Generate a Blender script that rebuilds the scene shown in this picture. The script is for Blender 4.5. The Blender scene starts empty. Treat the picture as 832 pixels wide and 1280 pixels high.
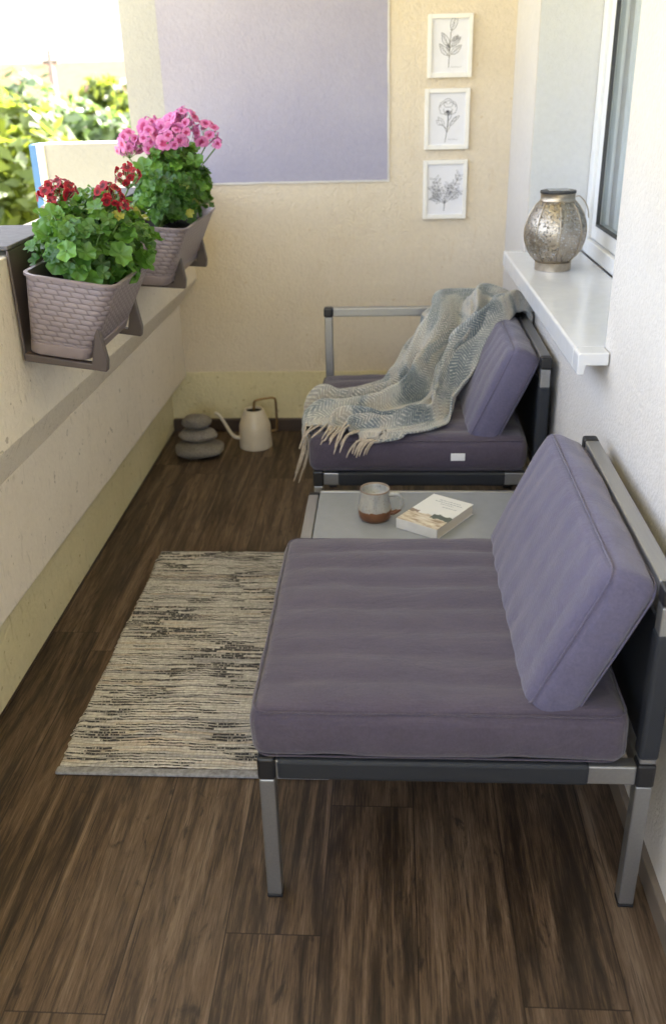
import bpy, bmesh, math, random
from mathutils import Vector, Matrix, noise

# ------------------------------------------------------------------ camera, light, exposure
scene = bpy.context.scene
COL = scene.collection
rad = math.radians

cam_data = bpy.data.cameras.new("camera")
cam = bpy.data.objects.new("camera", cam_data)
COL.objects.link(cam)
RIGHT = Vector((0.99809508, 0.05680797, -0.02406369))
DOWN = Vector((0.00270762, -0.43000480, -0.90282254))
FWD = Vector((-0.06163502, 0.90103767, -0.42932949))
cam.matrix_world = Matrix(((RIGHT.x, -DOWN.x, -FWD.x, 0.0), (RIGHT.y, -DOWN.y, -FWD.y, 0.0),
                           (RIGHT.z, -DOWN.z, -FWD.z, 1.45), (0, 0, 0, 1)))
cam_data.sensor_fit = 'VERTICAL'
cam_data.sensor_height = 24.0
cam_data.lens = 24.0 * 1142.0 / 1280.0
cam_data.clip_start = 0.02
cam_data.clip_end = 2000.0
cam_data.dof.use_dof = True
cam_data.dof.focus_distance = 2.05
cam_data.dof.aperture_fstop = 2.3
scene.camera = cam

SUN_EL, SUN_AZ = rad(48), rad(38)          # azimuth from +Y towards +X
world = bpy.data.worlds.new("World")
scene.world = world
world.use_nodes = True
wn = world.node_tree
sky = wn.nodes.new('ShaderNodeTexSky')
sky.sky_type = 'NISHITA'
sky.sun_disc = False
sky.sun_elevation = SUN_EL
sky.sun_rotation = SUN_AZ
sky.air_density = 0.7
sky.dust_density = 4.0
sky.ozone_density = 0.3
hz = wn.nodes.new('ShaderNodeHueSaturation')       # thin white haze over the sky
hz.inputs['Saturation'].default_value = 0.52
wn.links.new(sky.outputs[0], hz.inputs['Color'])
wn.links.new(hz.outputs[0], wn.nodes['Background'].inputs[0])
wn.nodes['Background'].inputs[1].default_value = 0.15

sun_data = bpy.data.lights.new("sun", 'SUN')
sun_data.energy = 4.0
sun_data.angle = rad(0.5)
sun_data.color = (1.0, 0.93, 0.82)
sun = bpy.data.objects.new("sun", sun_data)
COL.objects.link(sun)
sv = Vector((math.sin(SUN_AZ) * math.cos(SUN_EL), math.cos(SUN_AZ) * math.cos(SUN_EL), math.sin(SUN_EL)))
sun.rotation_euler = sv.to_track_quat('Z', 'Y').to_euler()
sun.location = (3, 4, 8)

vs = scene.view_settings
vs.view_transform = 'Standard'
vs.look = 'None'
vs.exposure = 3.45
vs.gamma = 1.0
vs.use_curve_mapping = False
scene.cycles.max_bounces = 10
scene.cycles.diffuse_bounces = 6
scene.cycles.transparent_max_bounces = 12

# ------------------------------------------------------------------ materials
def srgb(r, g, b):
    f = lambda c: (c / 255 / 12.92) if c / 255 <= 0.04045 else ((c / 255 + 0.055) / 1.055) ** 2.4
    return (f(r), f(g), f(b), 1.0)

class NT:
    def __init__(self, name):
        self.m = bpy.data.materials.new(name)
        self.m.use_nodes = True
        self.t = self.m.node_tree
        self.b = self.t.nodes['Principled BSDF']
        self.out = self.t.nodes['Material Output']
    def n(self, typ, ins=None, **props):
        nd = self.t.nodes.new(typ)
        for k, v in props.items():
            setattr(nd, k, v)
        for k, v in (ins or {}).items():
            self.put(nd.inputs[k], v)
        return nd
    def put(self, sock, v):
        if hasattr(v, 'is_output'):
            self.t.links.new(v, sock)
        else:
            sock.default_value = v
    def set(self, **kw):
        for k, v in kw.items():
            self.put(self.b.inputs[k.replace('_', ' ')], v)
        return self
    def coord(self, which='Object'):
        return self.n('ShaderNodeTexCoord').outputs[which]
    def mapping(self, vec, scale=(1, 1, 1), loc=(0, 0, 0), rot=(0, 0, 0)):
        return self.n('ShaderNodeMapping', {'Vector': vec, 'Scale': scale, 'Location': loc, 'Rotation': rot}).outputs[0]
    def noise(self, vec, scale, detail=4.0, rough=0.55, dist=0.0, out=0):
        return self.n('ShaderNodeTexNoise', {'Vector': vec, 'Scale': scale, 'Detail': detail, 'Roughness': rough, 'Distortion': dist}).outputs[out]
    def ramp(self, fac, stops, interp='LINEAR'):
        nd = self.n('ShaderNodeValToRGB', {'Fac': fac})
        cr = nd.color_ramp
        cr.interpolation = interp
        while len(cr.elements) < len(stops):
            cr.elements.new(0.5)
        for e, (p, c) in zip(cr.elements, stops):
            e.position = p
            e.color = c if len(c) == 4 else (*c, 1)
        return nd.outputs[0]
    def mix(self, fac, a, b, mode='MIX'):
        nd = self.n('ShaderNodeMix', data_type='RGBA', blend_type=mode)
        for s, v in ((nd.inputs[0], fac), (nd.inputs[6], a), (nd.inputs[7], b)):
            self.put(s, v)
        return nd.outputs[2]
    def math(self, op, a, b=0.0, c=0.0):
        nd = self.n('ShaderNodeMath', operation=op)
        self.put(nd.inputs[0], a); self.put(nd.inputs[1], b); self.put(nd.inputs[2], c)
        return nd.outputs[0]
    def sep(self, vec):
        return self.n('ShaderNodeSeparateXYZ', {'Vector': vec}).outputs
    def comb(self, x, y, z=0.0):
        return self.n('ShaderNodeCombineXYZ', {'X': x, 'Y': y, 'Z': z}).outputs[0]
    def bump(self, h, strength=0.3, dist=0.002, normal=None):
        ins = {'Height': h, 'Strength': strength, 'Distance': dist}
        if normal is not None:
            ins['Normal'] = normal
        return self.n('ShaderNodeBump', ins).outputs[0]

def g(v):
    return (v, v, v, 1.0)

def mat_plain(name, col, rough=0.5, metal=0.0, var=0.06, scale=30, bump=0.0, bscale=200, **kw):
    m = NT(name)
    co = m.coord()
    nz = m.noise(co, scale, 4)
    c = m.mix(1.0, col, m.ramp(nz, [(0.3, g(1 - var * 2)), (0.7, g(1 + 0))]), 'MULTIPLY')
    m.set(Base_Color=c, Metallic=metal, Roughness=m.math('MULTIPLY_ADD', nz, 0.15, rough - 0.07))
    if bump:
        m.set(Normal=m.bump(m.noise(co, bscale, 3), bump, 0.001))
    m.set(**kw)
    return m.m

def mat_stucco(name, col, col2, grain=95, strength=0.55, stain=None):
    m = NT(name)
    co = m.coord()
    big = m.noise(co, 2.2, 5, 0.6)
    c = m.mix(m.ramp(big, [(0.3, g(0)), (0.72, g(1))]), col, col2)
    fine = m.noise(co, 60, 3)
    c = m.mix(0.22, c, m.ramp(fine, [(0.3, g(0.75)), (0.7, g(1.0))]), 'MULTIPLY')
    if stain:
        # thin scuffs and dirt specks with shapes of their own
        st = m.noise(m.mapping(co, (6, 6, 1.4)), 5.0, 8, 0.7, 1.5)
        c = m.mix(m.math('MULTIPLY', m.ramp(st, [(0.57, g(0)), (0.72, g(1))]), 0.42), c, stain)
        sp = m.noise(co, 38, 2, 0.5)
        c = m.mix(m.math('MULTIPLY', m.ramp(sp, [(0.69, g(0)), (0.735, g(1))]), 0.6), c, stain)
    v = m.n('ShaderNodeTexVoronoi', {'Vector': m.mapping(co, (1, 1, 1)), 'Scale': grain}).outputs['Distance']
    h = m.math('ADD', m.math('MULTIPLY', m.noise(co, grain * 0.8, 4, 0.6), 1.0), m.math('MULTIPLY', v, -0.4))
    h = m.math('ADD', h, m.math('MULTIPLY', m.noise(co, 14, 3), 0.8))
    m.set(Base_Color=c, Roughness=0.9, Normal=m.bump(h, strength, 0.007))
    m.b.inputs['Specular IOR Level'].default_value = 0.2
    return m.m

def mat_floor():
    m = NT('laminate_planks')
    co = m.coord()
    x, y, z = m.sep(co)
    W, L = 0.1795, 1.28
    px = m.math('DIVIDE', m.math('ADD', x, 0.485 + 10 * W), W)
    row = m.math('FLOOR', px)
    rn = m.n('ShaderNodeTexWhiteNoise', {'W': row}, noise_dimensions='1D').outputs['Value']
    py = m.math('DIVIDE', m.math('ADD', y, m.math('ADD', m.math('MULTIPLY', rn, L), 6.0)), L)
    col_ = m.math('FLOOR', py)
    pid = m.n('ShaderNodeTexWhiteNoise', {'Vector': m.comb(row, col_, 3.3)}, noise_dimensions='3D')
    pv = pid.outputs['Value']
    fx, fy = m.math('FRACT', px), m.math('FRACT', py)
    off = m.math('MULTIPLY', pv, 37.0)
    gv = m.comb(m.math('ADD', x, off), m.math('ADD', y, m.math('MULTIPLY', off, 1.7)), off)
    broad = m.noise(m.mapping(gv, (20, 1.25, 1)), 1.0, 8, 0.62, 1.6)
    grain = m.noise(m.mapping(gv, (105, 6.5, 1)), 1.0, 8, 0.74, 1.2)
    fine = m.noise(m.mapping(gv, (420, 15, 1)), 1.0, 4, 0.7, 0.3)
    knot = m.noise(m.mapping(gv, (17, 4.0, 1)), 1.0, 5, 0.6, 2.8)
    t = m.math('ADD', m.math('MULTIPLY', broad, 0.50), m.math('ADD', m.math('MULTIPLY', grain, 0.31), m.math('MULTIPLY', fine, 0.19)))
    t = m.math('ADD', t, m.math('MULTIPLY', m.math('SUBTRACT', pv, 0.5), 0.075))
    c = m.ramp(t, [(0.385, (0.016, 0.0102, 0.0066)), (0.46, (0.046, 0.0290, 0.0175)), (0.53, (0.106, 0.069, 0.0425)), (0.63, (0.195, 0.140, 0.096))])
    kf = m.ramp(knot, [(0.60, g(0)), (0.70, g(1))])
    c = m.mix(m.math('MULTIPLY', kf, 0.78), c, (0.014, 0.010, 0.008, 1))
    pore = m.ramp(m.noise(m.mapping(gv, (260, 6, 1)), 1.0, 4, 0.65, 0.5), [(0.57, g(0)), (0.64, g(1))])
    c = m.mix(m.math('MULTIPLY', pore, 0.7), c, (0.016, 0.011, 0.008, 1))
    wornn = m.ramp(m.noise(m.mapping(co, (3.0, 2.0, 1)), 1.0, 5, 0.6), [(0.45, g(0)), (0.75, g(1))])
    c = m.mix(m.math('MULTIPLY', wornn, 0.22), c, (0.13, 0.11, 0.092, 1))
    ex = m.math('MINIMUM', fx, m.math('SUBTRACT', 1.0, fx))
    ey = m.math('MINIMUM', fy, m.math('SUBTRACT', 1.0, fy))
    sx = m.math('LESS_THAN', ex, 0.0075)
    sy = m.math('LESS_THAN', ey, 0.0010)
    seam = m.math('MAXIMUM', sx, sy)
    c = m.mix(m.math('MULTIPLY', seam, 0.75), c, (0.012, 0.008, 0.006, 1))
    m.b.inputs['Specular IOR Level'].default_value = 0.3
    h = m.math('SUBTRACT', m.math('MULTIPLY', grain, 0.5), m.math('MULTIPLY', seam, 1.2))
    m.set(Base_Color=c, Roughness=m.math('MULTIPLY_ADD', grain, 0.22, 0.42), Normal=m.bump(h, 0.25, 0.0015))
    return m.m

def mat_fabric(name, col, col2):
    m = NT(name)
    co = m.coord()
    x, y, z = m.sep(co)
    wv = m.math('ADD', m.math('SINE', m.math('MULTIPLY', x, 2600)), m.math('ADD', m.math('SINE', m.math('MULTIPLY', y, 2600)), m.math('SINE', m.math('MULTIPLY', z, 2600))))
    nz = m.noise(co, 9, 5, 0.6)
    fz = m.noise(co, 320, 2)
    hz_ = m.noise(m.mapping(co, (150, 260, 150)), 1.0, 3, 0.7)
    c = m.mix(m.ramp(nz, [(0.3, g(0)), (0.7, g(1))]), col, col2)
    c = m.mix(0.35, c, m.ramp(fz, [(0.3, g(0.7)), (0.7, g(1.0))]), 'MULTIPLY')
    c = m.mix(0.55, c, m.ramp(hz_, [(0.32, g(0.62)), (0.68, g(1.0))]), 'MULTIPLY')
    h = m.math('ADD', m.math('ADD', m.math('MULTIPLY', fz, 0.6), m.math('MULTIPLY', hz_, 0.9)), m.math('MULTIPLY', wv, 0.12))
    wr = m.noise(m.mapping(co, (7, 12, 7)), 1.0, 4, 0.5, 0.8)
    cre = m.math('ABSOLUTE', m.math('SUBTRACT', m.noise(m.mapping(co, (4, 9, 6)), 1.0, 5, 0.55, 1.2), 0.5))
    wr = m.math('ADD', wr, m.math('MULTIPLY', m.ramp(cre, [(0.0, g(0)), (0.09, g(1))]), 0.10))
    b1 = m.bump(wr, 0.38, 0.012)
    m.set(Base_Color=c, Roughness=0.85, Normal=m.bump(h, 0.5, 0.0012, b1))
    m.b.inputs['Sheen Weight'].default_value = 0.25
    m.b.inputs['Sheen Roughness'].default_value = 0.5
    m.b.inputs['Specular IOR Level'].default_value = 0.25
    return m.m

def mat_sling():
    m = NT('textilene_mesh')
    co = m.coord()
    x, y, z = m.sep(co)
    w1 = m.math('SINE', m.math('MULTIPLY', m.math('ADD', x, z), 1500))
    w2 = m.math('SINE', m.math('MULTIPLY', y, 1500))
    h = m.math('MULTIPLY', w1, w2)
    c = m.mix(m.ramp(h, [(0.0, g(0)), (0.6, g(1))]), (0.010, 0.012, 0.016, 1), (0.026, 0.030, 0.040, 1))
    m.set(Base_Color=c, Roughness=0.62, Normal=m.bump(h, 0.3, 0.0008))
    return m.m

def mat_alu():
    m = NT('brushed_aluminium')
    co = m.coord()
    s = m.noise(m.mapping(co, (220, 12, 220)), 1.0, 3)
    m.set(Base_Color=m.mix(s, (0.30, 0.30, 0.30, 1), (0.40, 0.40, 0.40, 1)), Metallic=0.85,
          Roughness=m.math('MULTIPLY_ADD', s, 0.15, 0.34), Normal=m.bump(s, 0.05, 0.0005))
    return m.m

def mat_rattan(name='rattan_plastic'):
    m = NT(name)
    uv = m.coord('UV')
    u, v, w = m.sep(uv)
    RH, BW = 0.0125, 0.031
    row = m.math('FLOOR', m.math('DIVIDE', v, RH))
    uu = m.math('ADD', m.math('DIVIDE', u, BW), m.math('MULTIPLY', m.math('MODULO', row, 2.0), 0.5))
    bul = m.math('ABSOLUTE', m.math('SINE', m.math('MULTIPLY', uu, math.pi)))
    rid = m.math('ABSOLUTE', m.math('SINE', m.math('MULTIPLY', v, math.pi / RH)))
    strand = m.math('ABSOLUTE', m.math('SINE', m.math('MULTIPLY', v, 3 * math.pi / RH)))
    h = m.math('ADD', m.math('POWER', m.math('MULTIPLY', bul, rid), 0.5), m.math('MULTIPLY', strand, 0.12))
    gap = m.ramp(m.math('MULTIPLY', m.math('POWER', bul, 0.6), m.math('POWER', rid, 0.6)), [(0.10, g(1)), (0.55, g(0))])
    nz = m.noise(m.coord(), 24, 4)
    c = m.mix(nz, (0.225, 0.187, 0.205, 1), (0.31, 0.265, 0.287, 1))
    c = m.mix(m.math('MULTIPLY', gap, 0.6), c, (0.10, 0.078, 0.082, 1))
    m.set(Base_Color=c, Roughness=0.42, Normal=m.bump(h, 0.8, 0.0022))
    return m.m

def mat_rug():
    m = NT('woven_rag_rug')
    co = m.coord()
    x, y, z = m.sep(co)
    RW = 0.0098
    # rows wander a little
    yy = m.math('ADD', y, m.math('MULTIPLY', m.math('SUBTRACT', m.noise(m.mapping(co, (5, 5, 1)), 1.0, 2), 0.5), 0.018))
    r = m.math('FLOOR', m.math('DIVIDE', yy, RW))
    rv = m.n('ShaderNodeTexWhiteNoise', {'W': r}, noise_dimensions='1D').outputs['Value']
    seg = m.noise(m.comb(m.math('MULTIPLY', x, 6.5), m.math('MULTIPLY', rv, 91.0)), 1.0, 3, 0.6)
    tw = m.noise(m.comb(m.math('MULTIPLY', x, 120), m.math('MULTIPLY', r, 3.7)), 1.0, 2, 0.7)
    tint = m.noise(m.comb(m.math('MULTIPLY', x, 3.0), m.math('MULTIPLY', rv, 53.0), 4.0), 1.0, 2)
    base = m.ramp(tint, [(0.30, (0.30, 0.295, 0.305)), (0.44, (0.50, 0.475, 0.445)), (0.55, (0.60, 0.575, 0.535)), (0.66, (0.51, 0.44, 0.375)), (0.76, (0.36, 0.355, 0.365))])
    base = m.mix(0.6, base, m.ramp(tw, [(0.35, g(0.5)), (0.6, g(1.0))]), 'MULTIPLY')
    def dash(freq, sh, thr):
        cell = m.math('FLOOR', m.math('ADD', m.math('MULTIPLY', x, freq), m.math('MULTIPLY', rv, sh)))
        wv_ = m.n('ShaderNodeTexWhiteNoise', {'Vector': m.comb(cell, r, sh)}, noise_dimensions='3D').outputs['Value']
        return m.math('GREATER_THAN', wv_, thr)
    pick = m.math('MAXIMUM', dash(5.0, 13.7, 0.70), dash(12.0, 31.3, 0.76))
    dk = m.math('MULTIPLY', pick, m.ramp(tw, [(0.36, g(0)), (0.48, g(1))]))
    fr = m.math('FRACT', m.math('DIVIDE', yy, RW))
    dk = m.math('MULTIPLY', dk, m.math('LESS_THAN', m.math('ADD', fr, m.math('MULTIPLY', m.math('SUBTRACT', tw, 0.5), 0.5)), 0.55))
    row_shade = m.math('LESS_THAN', m.math('ABSOLUTE', m.math('SUBTRACT', fr, 0.98)), 0.09)
    base = m.mix(m.math('MULTIPLY', row_shade, 0.65), base, (0.10, 0.09, 0.08, 1))  # shadow lines between the yarn rows, darkened in the colour
    c = m.mix(m.math('MULTIPLY', dk, 0.95), base, (0.022, 0.024, 0.030, 1))
    hb = m.noise(co, 260, 2)
    m.set(Base_Color=c, Roughness=0.95, Normal=m.bump(hb, 0.5, 0.002))
    m.b.inputs['Specular IOR Level'].default_value = 0.1
    return m.m

def mat_throw():
    m = NT('woven_throw')
    uv = m.coord('UV')
    u, v, w = m.sep(uv)
    big = m.noise(m.mapping(uv, (4.6, 7.0, 1)), 1.0, 4, 0.55, 0.9)
    patch = m.ramp(big, [(0.35, (0.13, 0.16, 0.175)), (0.42, (0.25, 0.28, 0.285)), (0.47, (0.53, 0.52, 0.475)), (0.57, (0.60, 0.53, 0.44)), (0.62, (0.35, 0.37, 0.365)), (0.68, (0.18, 0.21, 0.225))])
    S = 720.0
    d1 = m.math('SINE', m.math('MULTIPLY', m.math('ADD', u, v), S))
    d2 = m.math('SINE', m.math('MULTIPLY', m.math('SUBTRACT', u, v), S))
    blk = m.math('SINE', m.math('MULTIPLY', v, 255.0))
    her = m.math('ADD', m.math('MULTIPLY', d1, m.math('GREATER_THAN', blk, 0.0)), m.math('MULTIPLY', d2, m.math('LESS_THAN', blk, 0.0)))
    fuzz = m.noise(m.mapping(uv, (180, 180, 1)), 1.0, 3, 0.7)
    hf = m.math('ADD', m.math('MULTIPLY', her, 0.5), m.math('MULTIPLY', m.math('SUBTRACT', fuzz, 0.5), 2.4))
    pat = m.ramp(hf, [(0.0, g(0)), (0.75, g(1))])
    mid = m.ramp(m.noise(m.mapping(uv, (2.2, 3.3, 1), (4, 7, 0)), 1.0, 3), [(0.38, g(0.30)), (0.58, g(0.8))])
    c = m.mix(m.math('MULTIPLY', pat, mid), patch, (0.62, 0.60, 0.54, 1))
    c = m.mix(m.math('MULTIPLY', m.math('SUBTRACT', 1.0, pat), m.math('MULTIPLY', mid, 0.85)), c, (0.075, 0.10, 0.125, 1))
    m.set(Base_Color=c, Roughness=0.95, Normal=m.bump(m.math('ADD', her, m.math('MULTIPLY', fuzz, 2.0)), 0.45, 0.002))
    m.b.inputs['Sheen Weight'].default_value = 0.3
    m.b.inputs['Specular IOR Level'].default_value = 0.1
    return m.m

def mat_leaf(name, dark, light, trans, tr=0.22):
    m = NT(name)
    at = m.n('ShaderNodeAttribute', attribute_name='tone')
    c = m.mix(at.outputs['Fac'], dark, light)
    c = m.mix(m.math('MULTIPLY', m.math('GREATER_THAN', at.outputs['Fac'], 1.25), 0.75), c, (0.36, 0.30, 0.05, 1))
    nz = m.noise(m.coord(), 120, 3)
    c = m.mix(0.4, c, m.ramp(nz, [(0.3, g(0.6)), (0.7, g(1))]), 'MULTIPLY')
    m.set(Base_Color=c, Roughness=0.45, Normal=m.bump(nz, 0.3, 0.001))
    td = m.n('ShaderNodeBsdfTranslucent', {'Color': trans})
    mx = m.n('ShaderNodeMixShader', {0: tr, 1: m.b.outputs[0], 2: td.outputs[0]})
    m.t.links.new(mx.outputs[0], m.out.inputs[0])
    return m.m

def mat_petal(name, center, body, edge):
    m = NT(name)
    at = m.n('ShaderNodeAttribute', attribute_name='tone')
    c = m.ramp(at.outputs['Fac'], [(0.0, center), (0.42, center), (0.58, body), (0.88, body), (1.0, edge)])
    nz = m.noise(m.coord(), 90, 3)
    c = m.mix(0.25, c, m.ramp(nz, [(0.3, g(0.7)), (0.7, g(1))]), 'MULTIPLY')
    m.set(Base_Color=c, Roughness=0.6)
    td = m.n('ShaderNodeBsdfTranslucent', {'Color': body})
    mx = m.n('ShaderNodeMixShader', {0: 0.25, 1: m.b.outputs[0], 2: td.outputs[0]})
    m.t.links.new(mx.outputs[0], m.out.inputs[0])
    return m.m

def mat_stone(name, c1, c2):
    m = NT(name)
    co = m.coord()
    n1 = m.noise(co, 18, 6, 0.65)
    n2 = m.noise(co, 150, 3, 0.6)
    c = m.mix(n1, c1, c2)
    c = m.mix(0.5, c, m.ramp(n2, [(0.38, g(0.35)), (0.58, g(1))]), 'MULTIPLY')
    m.set(Base_Color=c, Roughness=0.8, Normal=m.bump(n2, 0.35, 0.002))
    return m.m

def mat_lantern():
    m = NT('pierced_antique_metal')
    uv = m.coord('UV')
    v = m.n('ShaderNodeTexVoronoi', {'Vector': uv, 'Scale': 125.0, 'Randomness': 0.85})
    v2 = m.n('ShaderNodeTexVoronoi', {'Vector': uv, 'Scale': 125.0, 'Randomness': 0.85}, feature='DISTANCE_TO_EDGE')
    hole = m.math('GREATER_THAN', v2.outputs['Distance'], 0.13)
    pick = m.math('GREATER_THAN', m.sep(v.outputs['Color'])[0], 0.15)
    hole = m.math('MULTIPLY', hole, pick)
    nz = m.noise(m.coord(), 40, 4)
    c = m.mix(nz, (0.27, 0.225, 0.175, 1), (0.54, 0.49, 0.42, 1))
    m.set(Base_Color=c, Metallic=0.9, Roughness=0.36, Normal=m.bump(m.math('MULTIPLY', v2.outputs['Distance'], -1.0), 0.5, 0.002))
    tr = m.n('ShaderNodeBsdfTransparent')
    mx = m.n('ShaderNodeMixShader', {0: hole, 1: m.b.outputs[0], 2: tr.outputs[0]})
    m.t.links.new(mx.outputs[0], m.out.inputs[0])
    return m.m

def mat_mug():
    m = NT('speckled_glaze')
    co = m.coord()
    x, y, z = m.sep(co)
    nz = m.noise(m.mapping(co, (40, 40, 12)), 1.0, 4, 0.6)
    sp = m.noise(co, 330, 2)
    glaze = m.mix(m.ramp(nz, [(0.35, g(0)), (0.65, g(1))]), (0.44, 0.42, 0.37, 1), (0.27, 0.28, 0.275, 1))
    glaze = m.mix(m.math('MULTIPLY', m.ramp(sp, [(0.62, g(0)), (0.68, g(1))]), 0.75), glaze, (0.16, 0.09, 0.05, 1))
    hb = m.math('ADD', z, m.math('MULTIPLY', m.math('SUBTRACT', nz, 0.5), 0.022))
    low = m.math('LESS_THAN', hb, -0.0135)
    rim = m.math('GREATER_THAN', m.math('ADD', z, m.math('MULTIPLY', nz, 0.003)), 0.0425)
    clay = m.mix(nz, (0.20, 0.085, 0.035, 1), (0.13, 0.055, 0.025, 1))
    c = m.mix(low, glaze, clay)
    c = m.mix(m.math('MULTIPLY', rim, 0.75), c, (0.20, 0.12, 0.07, 1))
    m.set(Base_Color=c, Roughness=0.28)
    return m.m

def mat_cover():
    m = NT('printed_paper_cover')
    uv = m.coord('UV')
    u, v, w = m.sep(uv)
    nz = m.noise(m.mapping(uv, (5, 9, 1)), 1.0, 5, 0.6)
    sky_ = m.mix(nz, (0.60, 0.62, 0.62, 1), (0.72, 0.70, 0.66, 1))
    land = m.ramp(m.noise(m.mapping(uv, (3, 16, 1)), 1.0, 4), [(0.35, (0.27, 0.19, 0.12)), (0.5, (0.55, 0.47, 0.36)), (0.65, (0.66, 0.62, 0.53))])
    edge = m.math('ADD', v, m.math('MULTIPLY', m.math('SUBTRACT', nz, 0.5), 0.16))
    c = m.mix(m.math('LESS_THAN', edge, 0.34), sky_, land)
    hill = m.math('MULTIPLY', m.math('LESS_THAN', m.math('ABSOLUTE', m.math('SUBTRACT', v, 0.34)), m.math('MULTIPLY_ADD', nz, 0.20, -0.03)), m.math('GREATER_THAN', u, 0.56))
    c = m.mix(hill, c, (0.085, 0.105, 0.085, 1))
    h2 = m.math('MULTIPLY', m.math('LESS_THAN', m.math('ABSOLUTE', m.math('SUBTRACT', v, 0.36)), m.math('MULTIPLY_ADD', nz, 0.18, -0.045)), m.math('LESS_THAN', u, 0.22))
    c = m.mix(h2, c, (0.22, 0.16, 0.12, 1))
    m.set(Base_Color=c, Roughness=0.35)
    return m.m

def mat_pages():
    m = NT('page_block')
    x, y, z = m.sep(m.coord())
    s = m.math('SINE', m.math('MULTIPLY', z, 9000))
    m.set(Base_Color=m.mix(m.math('MULTIPLY_ADD', s, 0.5, 0.5), (0.66, 0.60, 0.50, 1), (0.78, 0.72, 0.62, 1)), Roughness=0.9)
    return m.m

M = {}
M['floor'] = mat_floor()
M['cream'] = mat_stucco('cream_stucco', (0.65, 0.56, 0.43, 1), (0.71, 0.625, 0.50, 1), stain=(0.55, 0.42, 0.26, 1))
M['ochre'] = mat_stucco('ochre_skirting_paint', (0.67, 0.595, 0.36, 1), (0.74, 0.665, 0.435, 1), stain=(0.30, 0.23, 0.10, 1))
M['lav'] = mat_stucco('lavender_paint', (0.345, 0.33, 0.42, 1), (0.395, 0.38, 0.465, 1), strength=0.3)
M['offwhite'] = mat_stucco('off_white_stucco', (0.62, 0.59, 0.555, 1), (0.67, 0.64, 0.605, 1), grain=120, strength=0.45)
M['plaster'] = mat_stucco('smooth_white_plaster', (0.62, 0.625, 0.63, 1), (0.67, 0.675, 0.68, 1), grain=160, strength=0.25)
M['parapet'] = mat_stucco('parapet_stucco', (0.76, 0.685, 0.565, 1), (0.82, 0.745, 0.63, 1), grain=110, strength=0.5, stain=(0.30, 0.24, 0.17, 1))
M['panel'] = mat_stucco('panel_concrete', (0.74, 0.665, 0.565, 1), (0.80, 0.725, 0.63, 1), grain=110, strength=0.4, stain=(0.26, 0.22, 0.17, 1))
M['strip'] = mat_stucco('lit_edge_grey_white', (0.38, 0.375, 0.37, 1), (0.43, 0.425, 0.42, 1), strength=0.35)  # whiter look of the lit wall edge, put into the strip's colour
M['stub'] = mat_stucco('pale_stub_paint', (0.34, 0.335, 0.32, 1), (0.38, 0.375, 0.36, 1), strength=0.3)
M['ceil'] = mat_stucco('ceiling_paint', (0.76, 0.74, 0.70, 1), (0.80, 0.78, 0.74, 1), strength=0.3)
M['facade_blue'] = mat_stucco('blue_facade_paint', (0.10, 0.21, 0.44, 1), (0.12, 0.24, 0.48, 1), strength=0.3)
M['base_dark'] = mat_plain('dark_wood_skirting', (0.060, 0.038, 0.025, 1), 0.45, var=0.15, scale=12)
M['base_grey'] = mat_plain('grey_brown_skirting', (0.20, 0.165, 0.135, 1), 0.45, var=0.12, scale=12)
M['upvc'] = mat_plain('white_plastic_frame', (0.78, 0.79, 0.80, 1), 0.55, var=0.01, **{'Specular_IOR_Level': 0.25})
M['sill'] = mat_plain('white_gloss_sill', (0.64, 0.65, 0.68, 1), 0.16, var=0.02)
M['rubber_shade'] = mat_plain('dark_rubber_and_shade', (0.06, 0.062, 0.066, 1), 0.6)
M['curtain'] = mat_plain('grey_curtain', (0.76, 0.77, 0.78, 1), 0.9)
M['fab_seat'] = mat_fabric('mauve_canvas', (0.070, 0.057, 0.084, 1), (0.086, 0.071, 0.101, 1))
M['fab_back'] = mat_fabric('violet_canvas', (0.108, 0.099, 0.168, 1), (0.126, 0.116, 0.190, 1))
M['sling'] = mat_sling()
M['alu'] = mat_alu()
M['cap'] = mat_plain('black_plastic_cap', (0.012, 0.012, 0.014, 1), 0.42)
M['frost'] = mat_plain('frosted_grey_glass', (0.27, 0.285, 0.305, 1), 0.22, var=0.03)
M['rattan'] = mat_rattan()
M['mauve_plastic'] = mat_plain('mauve_plastic', (0.26, 0.215, 0.225, 1), 0.4)
M['bracket'] = mat_plain('taupe_plastic_bracket', (0.085, 0.066, 0.063, 1), 0.45)
M['hook'] = mat_plain('weathered_taupe_hook', (0.13, 0.122, 0.125, 1), 0.85, var=0.2, scale=40)
M['soil'] = mat_plain('potting_soil', (0.022, 0.015, 0.010, 1), 0.95, var=0.3, scale=60, bump=1.0, bscale=90)
M['leaf'] = mat_leaf('geranium_leaf', (0.020, 0.075, 0.012, 1), (0.15, 0.33, 0.045, 1), (0.22, 0.48, 0.05, 1))
M['stem'] = mat_plain('green_stem', (0.12, 0.22, 0.06, 1), 0.5)
M['petal_red'] = mat_petal('red_petal', (0.07, 0.001, 0.006, 1), (0.30, 0.004, 0.018, 1), (0.46, 0.05, 0.08, 1))
M['petal_pink'] = mat_petal('pink_petal', (0.36, 0.006, 0.10, 1), (0.68, 0.21, 0.50, 1), (0.78, 0.40, 0.64, 1))
M['bud'] = mat_plain('green_bud', (0.20, 0.26, 0.12, 1), 0.6)
M['rug'] = mat_rug()
M['rug_edge'] = mat_plain('rug_binding', (0.33, 0.33, 0.35, 1), 0.95, var=0.25, scale=90, bump=0.5, bscale=300)
M['throw'] = mat_throw()
M['fringe'] = mat_plain('cream_yarn', (0.55, 0.47, 0.38, 1), 0.95, var=0.2, scale=80, bump=0.4, bscale=500)
M['stone'] = mat_stone('grey_pebble', (0.15, 0.135, 0.115, 1), (0.25, 0.225, 0.195, 1))
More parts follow.
